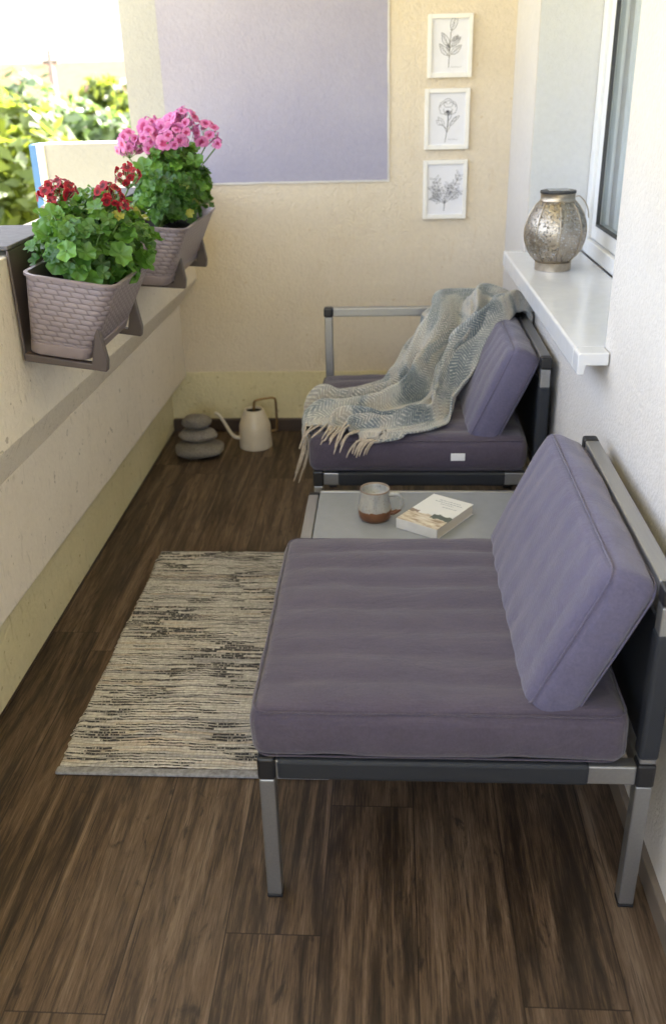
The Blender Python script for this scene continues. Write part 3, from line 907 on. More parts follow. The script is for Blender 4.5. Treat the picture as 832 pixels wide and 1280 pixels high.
def cushion(name, half, rr, mat, label, loc, rot, bulge, nch, seed, seam_top=True, group=None, amp=0.0038):
    """box pillow: local x depth, y length, z thickness"""
    N = (54, 64, 12)
    idx, vs_, fs = {}, [], []
    h = Vector(half)
    def pt(p):
        q = Vector((p[0] * h.x, p[1] * h.y, p[2] * h.z))
        inn = Vector([max(-(h[i] - rr), min(h[i] - rr, q[i])) for i in range(3)])
        d = q - inn
        if d.length > 1e-9:
            d.normalize()
            res = inn + d * rr
        else:
            res = q
            d = Vector((0, 0, 1 if p[2] > 0 else -1))
        # plump faces
        fx, fy, fz = 1 - p[0] ** 2, 1 - p[1] ** 2, 1 - p[2] ** 2
        bz = bulge * (max(0, fx) ** 0.5) * (max(0, fy) ** 0.5)
        if p[2] > 0.98: res.z += bz
        if p[2] < -0.98: res.z -= bz * 0.25
        if abs(p[0]) > 0.98: res.x += math.copysign(0.008 * fz * max(0, fy) ** 0.4, p[0])
        if abs(p[1]) > 0.98: res.y += math.copysign(0.008 * fz * max(0, fx) ** 0.4, p[1])
        # stitched channels across the length, fading near the borders
        if p[2] > 0.9 and nch:
            e = min(1.0, (1 - abs(p[0])) * 5.0) * min(1.0, (1 - abs(p[1])) * 12)
            wob = 0.36 * noise.noise(Vector((p[0] * 1.6, p[1] * 2.0, seed)))
            ph = (p[1] * 0.5 + 0.5) * nch * math.pi + wob * 2
            prof = abs(math.sin(ph)) ** 0.6
            res.z += amp * 2 * (prof - 0.7) * e
        # soft dents and pulls
        nv = Vector((q.x * 5 + seed, q.y * 5, q.z * 9))
        res += d * 0.0042 * noise.noise(nv) + d * 0.0016 * noise.noise(nv * 3.3)
        # seam puckers along the side walls
        if abs(p[2]) < 0.98:
            res += d * 0.0016 * math.sin(q.x * 55 + q.y * 48 + 3 * noise.noise(nv * 2)) * fz
        return res
    def vid(p):
        k = tuple(round(c, 5) for c in p)
        if k not in idx:
            idx[k] = len(vs_)
            vs_.append(pt(p))
        return idx[k]
    def lin(n):   # denser near the borders
        return [math.sin((i / n - 0.5) * math.pi * 0.94) / math.sin(0.47 * math.pi) for i in range(n + 1)]
    G = [lin(n) for n in N]
    for ax in range(3):
        a, b_ = [i for i in range(3) if i != ax]
        for sgn in (-1, 1):
            for i in range(N[a]):
                for j in range(N[b_]):
                    quad = []
                    for di, dj in ((0, 0), (1, 0), (1, 1), (0, 1)):
                        p = [0, 0, 0]; p[ax] = sgn; p[a] = G[a][i + di]; p[b_] = G[b_][j + dj]
                        quad.append(vid(p))
                    if (sgn > 0) != (ax == 1):
                        fs.append(tuple(quad))
                    else:
                        fs.append(tuple(quad[::-1]))
    R = Matrix.Rotation(rot, 4, 'Y')
    L = Vector(loc)
    mb = MB(); mb.add([L + R @ v for v in vs_], fs)
    root = thing(name, loc, label, 'cushion', group)
    mb.build('pad', mat, root, smooth=True)
    # piping seam round the upper edge
    k = rr * (1 - 0.7071) * 0.75
    for sg in ((1, -1) if seam_top else ()):
        ring = []
        hx, hy = h.x - k, h.y - k
        rc = rr * 1.1
        for (cx_, cy_, a0) in ((hx - rc, hy - rc, 0), (-hx + rc, hy - rc, 90), (-hx + rc, -hy + rc, 180), (hx - rc, -hy + rc, 270)):
            for s_ in range(6):
                a = rad(a0 + 90 * s_ / 5)
                ring.append((cx_ + rc * math.cos(a), cy_ + rc * math.sin(a)))
        ring.append(ring[0])
        pts = []
        for (x1, y1), (x2, y2) in zip(ring[:-1], ring[1:]):
            seg = max(1, int(math.hypot(x2 - x1, y2 - y1) / 0.02))
            for s_ in range(seg):
                tt = s_ / seg
                x, y = x1 + (x2 - x1) * tt, y1 + (y2 - y1) * tt
                z = (h.z - k * 1.0) * sg + 0.0016 * noise.noise(Vector((x * 8, y * 8, seed)))
                pts.append(L + R @ Vector((x * 1.004, y * 1.004, z)))
        pts.append(pts[0])
        MB().tube(pts, 0.0019, 6, cap=False).build('piping', mat, root, smooth=True)
    return root

S1, S2, DEP = 1.283, 2.605, 0.695
sofa(S1, DEP, 'near armless aluminium sofa frame with dark mesh sling sleeves')
sofa(S2, DEP, 'far aluminium sofa frame with an open armrest by the end wall', arm=True, stub=True)

SEATG, BACKG = 'mauve seat cushions', 'violet back cushions'
for y0, lab in ((S1, 'bare mauve seat cushion on the near sofa frame beside the rug'), (S2, 'mauve seat cushion under the throw on the far sofa frame')):
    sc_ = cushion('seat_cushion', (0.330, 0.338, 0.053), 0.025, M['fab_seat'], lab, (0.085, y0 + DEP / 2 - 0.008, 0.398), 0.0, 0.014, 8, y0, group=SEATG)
    if y0 == S2:
        MB().box(0.185, 0.228, y0 - 0.013, y0 - 0.0105, 0.388, 0.412).build('care_label', M['tag'], sc_, bevel=0.001)
for y0, lab in ((S1, 'large violet back cushion leaning on the near sofa back'), (S2, 'violet back cushion half hidden by the draped throw')):
    th = rad(-66)       # local +z (front face) faces towards -X and up
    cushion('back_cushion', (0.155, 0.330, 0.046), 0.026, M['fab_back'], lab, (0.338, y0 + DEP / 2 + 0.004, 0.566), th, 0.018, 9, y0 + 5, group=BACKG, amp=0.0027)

# ------------------------------------------------------------------ table
ty0, ty1, tz = 2.115, 2.470, 0.345
tb = thing('side_table', (0.09, (ty0 + ty1) / 2, 0), 'low aluminium side table with frosted grey top between the sofas', 'table')
tx0, tx1 = -0.237, 0.42
for ya in (ty0, ty1 - 0.030):
    for xa in (tx0, tx1 - 0.030):
        lg = MB().box(xa + 0.001, xa + 0.029, ya + 0.001, ya + 0.029, 0.008, 0.30).build('leg', M['alu'], tb, bevel=0.003)
        MB().box(xa, xa + 0.030, ya, ya + 0.030, 0.0, 0.008).build('foot_cap', M['cap'], lg, bevel=0.002)
        MB().box(xa - 0.001, xa + 0.031, ya - 0.001, ya + 0.031, 0.30, tz - 0.006).build('corner_joint', M['cap'], tb, bevel=0.004)
b = MB()
for xa, xb in ((tx0, tx0 + 0.03), (tx1 - 0.03, tx1)):
    MB().box(xa, xb, ty0 + 0.032, ty1 - 0.032, 0.302, tz).build('end_rail', M['alu'], tb, bevel=0.003)
for ya, yb_ in ((ty0, ty0 + 0.012), (ty1 - 0.012, ty1)):
    MB().box(tx0 + 0.033, tx1 - 0.033, ya, yb_, 0.302, tz + 0.001).build('side_rail', M['alu'], tb, bevel=0.003)
MB().box(tx0 + 0.0325, tx1 - 0.0325, ty0 + 0.0135, ty1 - 0.0135, tz - 0.008, tz - 0.0015).build('table_top', M['frost'], tb, bevel=0.001)
TZ = tz - 0.0015

# mug
mx_, my_ = -0.040, 2.285
mg = thing('mug', (mx_, my_, TZ), 'speckled stoneware mug with bare brown clay base and handle', 'mug')
prof_o = [(0.033, 0.0), (0.040, 0.002), (0.0445, 0.010), (0.0465, 0.024), (0.0462, 0.034), (0.0432, 0.046), (0.0405, 0.058), (0.0398, 0.070), (0.0405, 0.083), (0.0412, 0.089), (0.0405, 0.091), (0.0385, 0.089), (0.0372, 0.080), (0.0368, 0.068)]
b = MB(); b.lathe([(r_, TZ + z_) for r_, z_ in prof_o], (mx_, my_), 56)
body = b.build('body', M['mug'], mg, smooth=True)
MB().lathe([(0.0, TZ + 0.0665), (0.0366, TZ + 0.0665)], (mx_, my_), 40).build('coffee', M['coffee'], mg)
hp = spline([(mx_ + 0.038, my_ - 0.006, TZ + 0.074), (mx_ + 0.060, my_ - 0.011, TZ + 0.077), (mx_ + 0.074, my_ - 0.014, TZ + 0.060), (mx_ + 0.069, my_ - 0.013, TZ + 0.036), (mx_ + 0.053, my_ - 0.010, TZ + 0.022), (mx_ + 0.041, my_ - 0.007, TZ + 0.020)], 22)
MB().tube(hp, [0.0075 - 0.0015 * math.sin(math.pi * i / 21) for i in range(22)], 12).build('handle', M['mug'], mg, smooth=True)

# book
bk = thing('book', (0.135, 2.29, TZ), 'thick paperback with a pale landscape cover lying on the table', 'book')
A, B_, D_ = Vector((0.019, 2.225)), Vector((0.125, 2.153)), Vector((0.166, 2.438))
# A front-left, B front-right, D back-left
e1 = (B_ - A); e2 = (D_ - A)
e1n = e1.normalized(); e2p = (e2 - e1n * e2.dot(e1n)); wid, hei = e1.length, e2.length
e2n = Vector((-e1n.y, e1n.x))
hei = 0.19; wid = 0.128
def bp(u, v, z, marg=0.0):
    p = A + e1n * (u * wid) + e2n * (v * hei)
    return (p.x, p.y, z)
def slab(u0, u1, v0, v1, z0, z1):
    m = MB()
    m.add([bp(u, v, z) for z in (z0, z1) for v in (v0, v1) for u in (u0, u1)],
          [(0, 2, 3, 1), (4, 5, 7, 6), (0, 1, 5, 4), (2, 6, 7, 3), (0, 4, 6, 2), (1, 3, 7, 5)])
    return m
slab(0.012, 0.985, 0.012, 0.988, TZ + 0.0014, TZ + 0.0285).build('page_block', M['pages'], bk)
cv = slab(0, 1, 0, 1, TZ + 0.029, TZ + 0.0302)
cvo = cv.build('front_cover', M['cover'], bk, uvs=[(u, v) for z in (0, 1) for v in (0, 1) for u in (0, 1)])
slab(0, 1, 0, 1, TZ + 0.0, TZ + 0.0012).build('back_cover', M['white_card'], bk)
slab(0.0, 1, -0.008, 0.0105, TZ + 0.0014, TZ + 0.0288).build('spine', M['white_card'], bk)
ln = MB()
rnd = random.Random(2)
for v0, u0, u1 in ((0.86, 0.28, 0.80), (0.80, 0.22, 0.88), (0.74, 0.40, 0.72), (0.66, 0.52, 0.86)):
    u = u0
    while u < u1:
        w_ = 0.02 + 0.05 * rnd.random()
        q = slab(u, min(u1, u + w_), v0, v0 + 0.016, TZ + 0.0303, TZ + 0.0305)
        ln.add(q.v, q.f)
        u += w_ + 0.018
ln.build('printed_lines', M['print_grey'], bk)

# ------------------------------------------------------------------ throw
CR = [[(0.475, 3.27, 0.60), (0.477, 3.25, 0.61), (0.478, 3.22, 0.62), (0.478, 3.18, 0.63), (0.478, 3.12, 0.64), (0.478, 3.07, 0.66)],
 [(0.300, 3.29, 0.716), (0.345, 3.27, 0.738), (0.405, 3.25, 0.742), (0.440, 3.21, 0.742), (0.462, 3.14, 0.738), (0.470, 3.07, 0.728)],
 [(0.129, 3.24, 0.701), (0.171, 3.24, 0.731), (0.246, 3.24, 0.75), (0.311, 3.2, 0.761), (0.379, 3.12, 0.761), (0.431, 3.06, 0.752)],
 [(0.097, 3.18, 0.656), (0.158, 3.12, 0.678), (0.224, 3.08, 0.688), (0.288, 3.05, 0.703), (0.338, 3.03, 0.712), (0.378, 3.0, 0.732)],
 [(0.044, 3.12, 0.567), (0.103, 3.05, 0.581), (0.168, 3.0, 0.592), (0.225, 2.98, 0.605), (0.266, 2.97, 0.621), (0.295, 2.96, 0.656)],
 [(-0.008, 3.05, 0.505), (0.049, 2.98, 0.51), (0.114, 2.93, 0.517), (0.165, 2.9, 0.529), (0.205, 2.88, 0.546), (0.232, 2.87, 0.575)],
 [(-0.087, 3.0, 0.484), (-0.018, 2.92, 0.482), (0.047, 2.86, 0.485), (0.111, 2.82, 0.485), (0.161, 2.8, 0.491), (0.201, 2.8, 0.513)],
 [(-0.168, 2.97, 0.475), (-0.105, 2.87, 0.469), (-0.03, 2.79, 0.469), (0.046, 2.74, 0.47), (0.12, 2.71, 0.472), (0.174, 2.7, 0.489)],
 [(-0.228, 2.92, 0.469), (-0.18, 2.83, 0.466), (-0.106, 2.74, 0.466), (-0.029, 2.68, 0.466), (0.045, 2.65, 0.466), (0.118, 2.64, 0.474)],
 [(-0.276, 2.88, 0.39), (-0.246, 2.8, 0.439), (-0.194, 2.72, 0.473), (-0.116, 2.67, 0.472), (-0.041, 2.62, 0.464), (0.013, 2.6, 0.456)],
 [(-0.292, 2.85, 0.307), (-0.260, 2.76, 0.393), (-0.210, 2.68, 0.450), (-0.144, 2.63, 0.460), (-0.089, 2.605, 0.450), (-0.036, 2.595, 0.443)]]
NU, NV = 150, 110
colp = [spline([row[k] for row in CR], NU) for k in range(6)]
base = [spline([colp[k][i] for k in range(6)], NV) for i in range(NU)]
rowlen = [0.0]
for i in range(1, NU):
    rowlen.append(rowlen[-1] + (base[i][NV // 2] - base[i - 1][NV // 2]).length)
def fold(u, v):
    # ridged folds that run along the throw and wander
    w = v + 0.05 * math.sin(u * 7.0 + 1.2) + 0.10 * noise.noise(Vector((u * 3.0, v * 2.0, 7.7)))
    a = 0.0
    for c, wd_, am in ((0.10, 0.06, 0.030), (0.34, 0.075, 0.042), (0.58, 0.055, 0.034), (0.82, 0.07, 0.044)):
        cc = c + 0.09 * math.sin(u * 4.2 + c * 9)
        a += am * (1.25 * math.exp(-((w - cc) / (wd_ * 0.72)) ** 2) - 0.55 * math.exp(-((w - cc - wd_ * 1.5) / (wd_ * 0.6)) ** 2))
    a += 0.012 * noise.noise(Vector((u * 9, v * 7, 1.3))) + 0.006 * noise.noise(Vector((u * 17, v * 19, 4.1)))
    a += 0.020 * (0.5 - abs(noise.noise(Vector((u * 2.4, v * 5.5 + u * 1.5, 21.0)))) * 2.2) + 0.010 * (0.5 - abs(noise.noise(Vector((u * 5.5 + v * 2, v * 8.5, 33.0)))) * 2.0)
    a += 0.006 * math.sin((v * 3.1 + u * 2.2) * 2 * math.pi) * (0.35 + 0.65 * min(1, u * 1.4))
    return a
vs_, uvs, fs = [], [], []
for i in range(NU):
    for j in range(NV):
        a = base[min(i + 1, NU - 1)][j] - base[max(i - 1, 0)][j]
        c = base[i][min(j + 1, NV - 1)] - base[i][max(j - 1, 0)]
        nrm = c.cross(a)
        nrm = nrm.normalized() if nrm.length > 1e-9 else Vector((0, 0, 1))
        if nrm.z < 0 and i > 12: nrm = -nrm
        u, v = i / (NU - 1), j / (NV - 1)
        amp = min(1.0, max(0.0, (u - 0.05) * 7)) * (1.0 if u < 0.86 else 1.0 - 0.45 * (u - 0.86) / 0.14)
        p = base[i][j] + nrm * fold(u, v) * amp * (0.75 + 0.55 * min(1.0, max(0.0, (u - 0.15) * 4)))
        # stay above the pads
        if -0.24 < p.x < 0.21 and p.y > 2.61:
            p.z = max(p.z, 0.4745)
        elif -0.245 < p.x < 0.3 and p.y > 2.59 and u > 0.55:
            p.z = max(p.z, 0.452)
        vs_.append(p)
        uvs.append((rowlen[i] * 0.9, v * 0.62))
for i in range(NU - 1):
    for j in range(NV - 1):
        fs.append((i * NV + j, i * NV + j + 1, (i + 1) * NV + j + 1, (i + 1) * NV + j))
tw = thing('throw_blanket', (0.1, 2.9, 0.46), 'blue grey and cream woven throw draped over the far sofa', 'blanket')
b = MB(); b.add(vs_, fs)
o = b.build('cloth', M['throw'], tw, smooth=True, uvs=uvs)
so = o.modifiers.new('thickness', 'SOLIDIFY'); so.thickness = 0.007; so.offset = 1.0
rnd = random.Random(11)
NT_ = 38
for k in range(NT_):
    v = (k + 0.5) / NT_
    j = int(v * (NV - 1))
    p0 = vs_[(NU - 1) * NV + j]
    d = (vs_[(NU - 1) * NV + j] - vs_[(NU - 6) * NV + j]).normalized()
    L = 0.058 + 0.02 * rnd.random() + 0.04 * (1 - v)
    pts, p = [], p0 - d * 0.006 + Vector((0, 0, 0.002))
    dd = d.copy()
    wob = rnd.uniform(-0.35, 0.35)
    for s_ in range(9):
        pts.append(p.copy())
        dd = (dd + Vector((-0.03 - 0.10 * (1 - v), -0.10 + 0.15 * wob, -0.30 if (p.y < 2.60 or p.x < -0.245) else -0.05))).normalized()
        q = p + dd * (L / 8)
        if -0.242 < q.x < 0.4 and q.y > 2.596:       # lies on the pad
            q.z = max(q.z, 0.462 if q.y > 2.625 else 0.45)
        p = q
    rs = [0.0030, 0.0034, 0.0028, 0.0034, 0.0029, 0.0033, 0.0027, 0.0024, 0.0012]
    MB().tube(pts, rs, 7).build('tassel', M['fringe'], tw, smooth=True)

# ------------------------------------------------------------------ rug
rx0, rx1, ry0, ry1 = -0.775, -0.135, 1.615, 2.712
rg = thing('rug', ((rx0 + rx1) / 2, (ry0 + ry1) / 2, 0), 'cream and charcoal striped rag rug lying on the wood floor', 'rug')
NX, NY = 90, 540
vs_, fs = [], []
for j in range(NY + 1):
    y = ry0 + 0.022 + (ry1 - ry0 - 0.034) * j / NY
    for i in range(NX + 1):
        t = i / NX
        x = rx0 + (rx1 - rx0) * t
        if i == 0: x += 0.007 * noise.noise(Vector((0, y * 60, 0))) + 0.009 * noise.noise(Vector((3, y * 7, 0)))
        if i == NX: x += 0.004 * noise.noise(Vector((9, y * 60, 0)))
        row = y / 0.0098
        z = 0.0095 + 0.0036 * abs(math.sin(row * math.pi)) ** 0.7 + 0.0026 * noise.noise(Vector((x * 55, row * 0.9, 2))) + 0.0045 * noise.noise(Vector((x * 5, y * 5, 5)))
        if i in (0, NX): z = 0.0012
        vs_.append((x, y, z))
for j in range(NY):
    for i in range(NX):
        a = j * (NX + 1) + i
        fs.append((a, a + 1, a + NX + 2, a + NX + 1))
b = MB(); b.add(vs_, fs)
b.build('woven_field', M['rug'], rg, smooth=True)
for ya, yb_ in ((ry0, ry0 + 0.0225), (ry1 - 0.0125, ry1)):
    MB().box(rx0 + 0.001, rx1, ya, yb_, 0.0006, 0.0095).build('end_binding', M['rug_edge'], rg, bevel=0.004, seg=3)

# ------------------------------------------------------------------ stones and watering can
def pebble(c, rx, ry, rz, seed, mat, label):
    mb = MB(); n, m_ = 40, 24
    vs_, fs = [], []
    for i in range(m_ + 1):
        th = math.pi * i / m_
        for k in range(n):
            ph = 2 * math.pi * k / n
            d = Vector((math.sin(th) * math.cos(ph), math.sin(th) * math.sin(ph), math.cos(th)))
            zz = math.copysign(abs(d.z) ** 0.85, d.z)
            r = 1 + 0.14 * noise.noise(d * 1.3 + Vector((seed, 0, 0))) + 0.02 * noise.noise(d * 4 + Vector((0, seed, 0)))
            vs_.append((c[0] + d.x * rx * r, c[1] + d.y * ry * r, c[2] + zz * rz * r))
    for i in range(m_):
        for k in range(n):
            fs.append((i * n + k, (i + 1) * n + k, (i + 1) * n + (k + 1) % n, i * n + (k + 1) % n))
    mb.add(vs_, fs)
    tag(mb.build('pebble', mat, smooth=True), label, 'stone', 'stacked pebbles')
pebble((-0.812, 3.60, 0.035), 0.106, 0.080, 0.035, 1.0, M['stone'], 'widest flat grey pebble at the bottom of the stack')
pebble((-0.815, 3.612, 0.095), 0.083, 0.062, 0.027, 2.4, M['stone2'], 'middle rounded pebble of the three stone stack')
pebble((-0.815, 3.618, 0.150), 0.061, 0.050, 0.030, 5.1, M['stone'], 'smallest grey pebble balanced on top of the stack')

wx, wy = -0.583, 3.715
wc = thing('watering_can', (wx, wy, 0), 'cream enamel watering can with thin spout and dark brass handle', 'watering can')
MB().lathe([(0.068, 0.0), (0.071, 0.003), (0.068, 0.098), (0.066, 0.104), (0.043, 0.166), (0.040, 0.170), (0.036, 0.170), (0.036, 0.160)], (wx, wy), 48).build('body', M['can'], wc, smooth=True, angle=35)
MB().lathe([(0.0, 0.1605), (0.0355, 0.1605)], (wx, wy), 32).build('opening_shade', M['rubber_shade'], wc)  # dark disc standing in for the shade inside the can
sp = spline([(wx - 0.060, wy - 0.01, 0.045), (wx - 0.085, wy - 0.012, 0.046), (wx - 0.105, wy - 0.013, 0.066), (wx - 0.130, wy - 0.014, 0.115), (wx - 0.152, wy - 0.015, 0.150), (wx - 0.168, wy - 0.015, 0.158)], 24)
MB().tube(sp, [0.009 - 0.003 * i / 23 for i in range(24)], 12).build('spout', M['can'], wc, smooth=True)
hd = spline([(wx + 0.000, wy - 0.005, 0.166), (wx + 0.003, wy - 0.005, 0.195), (wx + 0.012, wy - 0.005, 0.210), (wx + 0.060, wy + 0.002, 0.218), (wx + 0.086, wy + 0.004, 0.218), (wx + 0.095, wy + 0.004, 0.206), (wx + 0.096, wy + 0.004, 0.150), (wx + 0.096, wy + 0.004, 0.085), (wx + 0.090, wy + 0.004, 0.072), (wx + 0.062, wy + 0.002, 0.066)], 60)
MB().tube(hd, 0.0052, 10).build('handle', M['brass'], wc, smooth=True)

# ------------------------------------------------------------------ lantern
lx_, ly_, lz_ = 0.526, 3.060, SZ
lt = thing('lantern', (lx_, ly_, lz_), 'champagne metal pierced lantern with solar top on the window sill', 'lantern')
zs = [0.028 + (0.212 - 0.028) * i / 24 for i in range(25)]
def lr(z):
    t = (z - 0.028) / (0.212 - 0.028)
    return 0.054 + 0.043 * max(0.0, math.sin(math.pi * t ** 0.95)) ** 0.75
b = MB(); n = 64; vs_, uvs, fs = [], [], []
for i, z in enumerate(zs):
    for k in range(n + 1):
        an = 2 * math.pi * k / n + 0.2
        # eight slightly flattened facets
        sec = (an % (math.pi / 4)) - math.pi / 8
        rr = lr(z) * (math.cos(math.pi / 8) / math.cos(sec) * 0.45 + 0.55)
        vs_.append((lx_ + rr * math.cos(an), ly_ + rr * math.sin(an), lz_ + z))
        uvs.append((an * 0.085, z * 1.15))
for i in range(len(zs) - 1):
    for k in range(n):
        a = i * (n + 1) + k
        fs.append((a, a + 1, a + n + 2, a + n + 1))
b.add(vs_, fs)
b.build('pierced_shell', M['lantern'], lt, smooth=True, uvs=uvs)
for k in range(8):
    an = math.pi / 4 * k
    an = (math.floor(0.2 / (math.pi / 4)) + k) * math.pi / 4
    pts = []
    for z in zs[::2]:
        rr = lr(z) + 0.0012
        pts.append((lx_ + rr * math.cos(an), ly_ + rr * math.sin(an), lz_ + z))
    MB().tube(pts, 0.0021, 6).build('rib', M['antique'], lt, smooth=True)
MB().lathe([(0.050, lz_ + 0.0), (0.0575, lz_ + 0.001), (0.057, lz_ + 0.022), (0.059, lz_ + 0.026), (0.055, lz_ + 0.029)], (lx_, ly_), 48).build('base_ring', M['antique'], lt, smooth=True, angle=40)
MB().lathe([(0.0545, lz_ + 0.211), (0.0555, lz_ + 0.214), (0.0535, lz_ + 0.218), (0.0540, lz_ + 0.233), (0.0555, lz_ + 0.236), (0.0530, lz_ + 0.238)], (lx_, ly_), 48).build('collar', M['antique'], lt, smooth=True, angle=40)
MB().lathe([(0.0555, lz_ + 0.2365), (0.0560, lz_ + 0.239), (0.0555, lz_ + 0.243), (0.050, lz_ + 0.244)], (lx_, ly_), 48).build('top_rim', M['cap'], lt, smooth=True, angle=40)
MB().box(lx_ - 0.034, lx_ + 0.034, ly_ - 0.034, ly_ + 0.034, lz_ + 0.2442, lz_ + 0.2456).build('solar_panel', M['solar'], lt)
hd = spline([(lx_ + 0.054, ly_ - 0.010, lz_ + 0.225), (lx_ + 0.066, ly_ - 0.012, lz_ + 0.226), (lx_ + 0.084, ly_ - 0.012, lz_ + 0.208), (lx_ + 0.095, ly_ - 0.010, lz_ + 0.185), (lx_ + 0.100, ly_ - 0.006, lz_ + 0.160)], 20)
MB().tube(hd, 0.0018, 8).build('wire_handle', M['antique'], lt, smooth=True)

# ------------------------------------------------------------------ planters, brackets, geraniums
def rrect(x0, x1, y0, y1, r, n=8):
    pts = []
    for (cx_, cy_, a0) in ((x1 - r, y1 - r, 0), (x0 + r, y1 - r, 90), (x0 + r, y0 + r, 180), (x1 - r, y0 + r, 270)):
        for s_ in range(n + 1):
            a = rad(a0 + 90 * s_ / n)
            pts.append((cx_ + r * math.cos(a), cy_ + r * math.sin(a)))
    return pts

def planter(xb, y0, y1, zb, zt, tilt, label, wall_x, blabel, arms):
    """xb back plane, tapered trough with woven sides"""
    piv = Vector((xb, 0, zb))
    Rt = Matrix.Rotation(tilt, 4, 'Y')
    def tr(p):
        return piv + Rt @ (Vector(p) - piv)
    root = thing('planter', ((xb + 0.1), (y0 + y1) / 2, zb), label, 'planter', 'balcony planters')
    H = zt - zb
    def ring(t, ins=0.0):
        x1 = xb + 0.155 + 0.058 * t
        e = 0.014 * (1 - t)
        return rrect(xb + 0.006 * (1 - t) + ins, x1 - ins, y0 + e + ins, y1 - e - ins, 0.034 - ins * 0.8)
    def loft(levels, name, mat, uv=False, capb=False, par=root):
        mb, uvs_ = MB(), []
        n = None
        for (t, ins) in levels:
            rg_ = ring(t, ins); n = len(rg_)
            acc = 0.0
            loop = rg_ + [rg_[0]]
            for k, (x, y) in enumerate(loop):
                if k: acc += math.hypot(x - loop[k - 1][0], y - loop[k - 1][1])
                mb.add([tr((x, y, zb + H * t))], []); uvs_.append((acc, H * t))
        n += 1
        for i in range(len(levels) - 1):
            for k in range(n - 1):
                a = i * n + k
                mb.f.append((a, a + 1, a + n + 1, a + n)); mb.mi.append(0)
        if capb:
            mb.f.append(tuple(range(n - 1))[::-1]); mb.mi.append(0)
        return mb.build(name, mat, par, smooth=True, uvs=uvs_, angle=50)
    loft([(0.0, 0.004), (0.02, 0.0), (0.15, 0.001), (0.165, 0.006)], 'water_tray', M['mauve_plastic'], capb=True)
    loft([(0.16, 0.0035), (0.18, 0.002), (0.55, 0.001), (0.965, 0.0)], 'woven_side', M['rattan'])
    loft([(0.962, -0.001), (0.966, -0.005), (0.998, -0.005), (1.003, -0.001), (1.0, 0.004), (0.90, 0.006), (0.76, 0.008)], 'rim', M['mauve_plastic'])
    # soil
    mb = MB(); rg_ = ring(0.80, 0.010)
    cx_ = sum(p[0] for p in rg_) / len(rg_); cy_ = sum(p[1] for p in rg_) / len(rg_)
    pts = [tr((cx_, cy_, zb + H * 0.86))]
    for f in (0.5, 1.0):
        for (x, y) in rg_:
            zz = zb + H * 0.80 + 0.008 * (1 - f) + 0.006 * noise.noise(Vector((x * 40, y * 40, 0)))
            pts.append(tr((cx_ + (x - cx_) * f, cy_ + (y - cy_) * f, zz)))
    n = len(rg_)
    fs = [(0, 1 + k, 1 + (k + 1) % n) for k in range(n)] + [(1 + k, 1 + n + k, 1 + n + (k + 1) % n, 1 + (k + 1) % n) for k in range(n)]
    mb.add(pts, fs)
    mb.build('soil', M['soil'], root, smooth=True)
    # bracket: back plate, hook over the parapet, two arms with upright fins
    br = thing('planter_bracket', (wall_x, (y0 + y1) / 2, zb - 0.02), blabel, 'bracket', 'planter brackets')
    py0, py1 = y0 + 0.030, y1 - 0.012
    MB().box(wall_x + 0.001, xb - 0.004, py0, py1, zb - 0.026, 1.112).build('back_plate', M['bracket'], br, bevel=0.003)
    MB().box(-1.035, xb - 0.004, py0, py1, 1.1125, 1.122).build('hook', M['hook'], br, bevel=0.003)
    MB().box(-1.052, -1.036, py0, py1, 1.03, 1.122).build('hook_lip', M['mauve_plastic'], br, bevel=0.003)
    for ya in arms:
        xo = xb + 0.182
        zo = zb - 0.20 * math.tan(tilt)
        m_ = MB()
        m_.prism([(xb - 0.003, zb - 0.024), (xb - 0.003, zb - 0.004), (xo - 0.026, zo + 0.001), (xo - 0.008, zo + 0.085), (xo - 0.001, zo + 0.088), (xo + 0.012, zo + 0.006), (xo + 0.008, zo - 0.020)][::-1], 'y', ya, ya + 0.024)
        m_.build('support_arm', M['bracket'], br, bevel=0.003)
    return root, tr

def leaf_geo(mb, c, nrm, R, tone, rnd):
    nrm = nrm.normalized()
    a = nrm.orthogonal().normalized()
    a = Matrix.Rotation(rnd.random() * 6.28, 3, nrm) @ a
    b_ = nrm.cross(a)
    n = 22
    cup = rnd.uniform(0.05, 0.45); ph = rnd.random() * 6
    vs_ = [c - nrm * R * 0.12]
    tn = [tone * 0.7]
    for f in (0.5, 1.0):
        for k in range(n):
            an = 2 * math.pi * k / n
            lob = 1 + 0.09 * math.cos(an * 7 + ph) * f + 0.03 * math.cos(an * 15) * f
            notch = 1 - 0.5 * f * math.exp(-((an - math.pi) / 0.22) ** 2)
            r = R * f * lob * notch
            hz = R * (cup * f * f - 0.12) + R * 0.17 * f * math.sin(an * 5 + ph * 2) + R * 0.07 * f * math.sin(an * 11 + ph)
            vs_.append(c + a * (r * math.cos(an)) + b_ * (r * math.sin(an)) + nrm * hz)
            tn.append(tone * (0.85 if f < 0.9 else 1.1))
    fs = [(0, 1 + k, 1 + (k + 1) % n) for k in range(n)]
    fs += [(1 + k, 1 + n + k, 1 + n + (k + 1) % n, 1 + (k + 1) % n) for k in range(n)]
    mb.add(vs_, fs, tn)

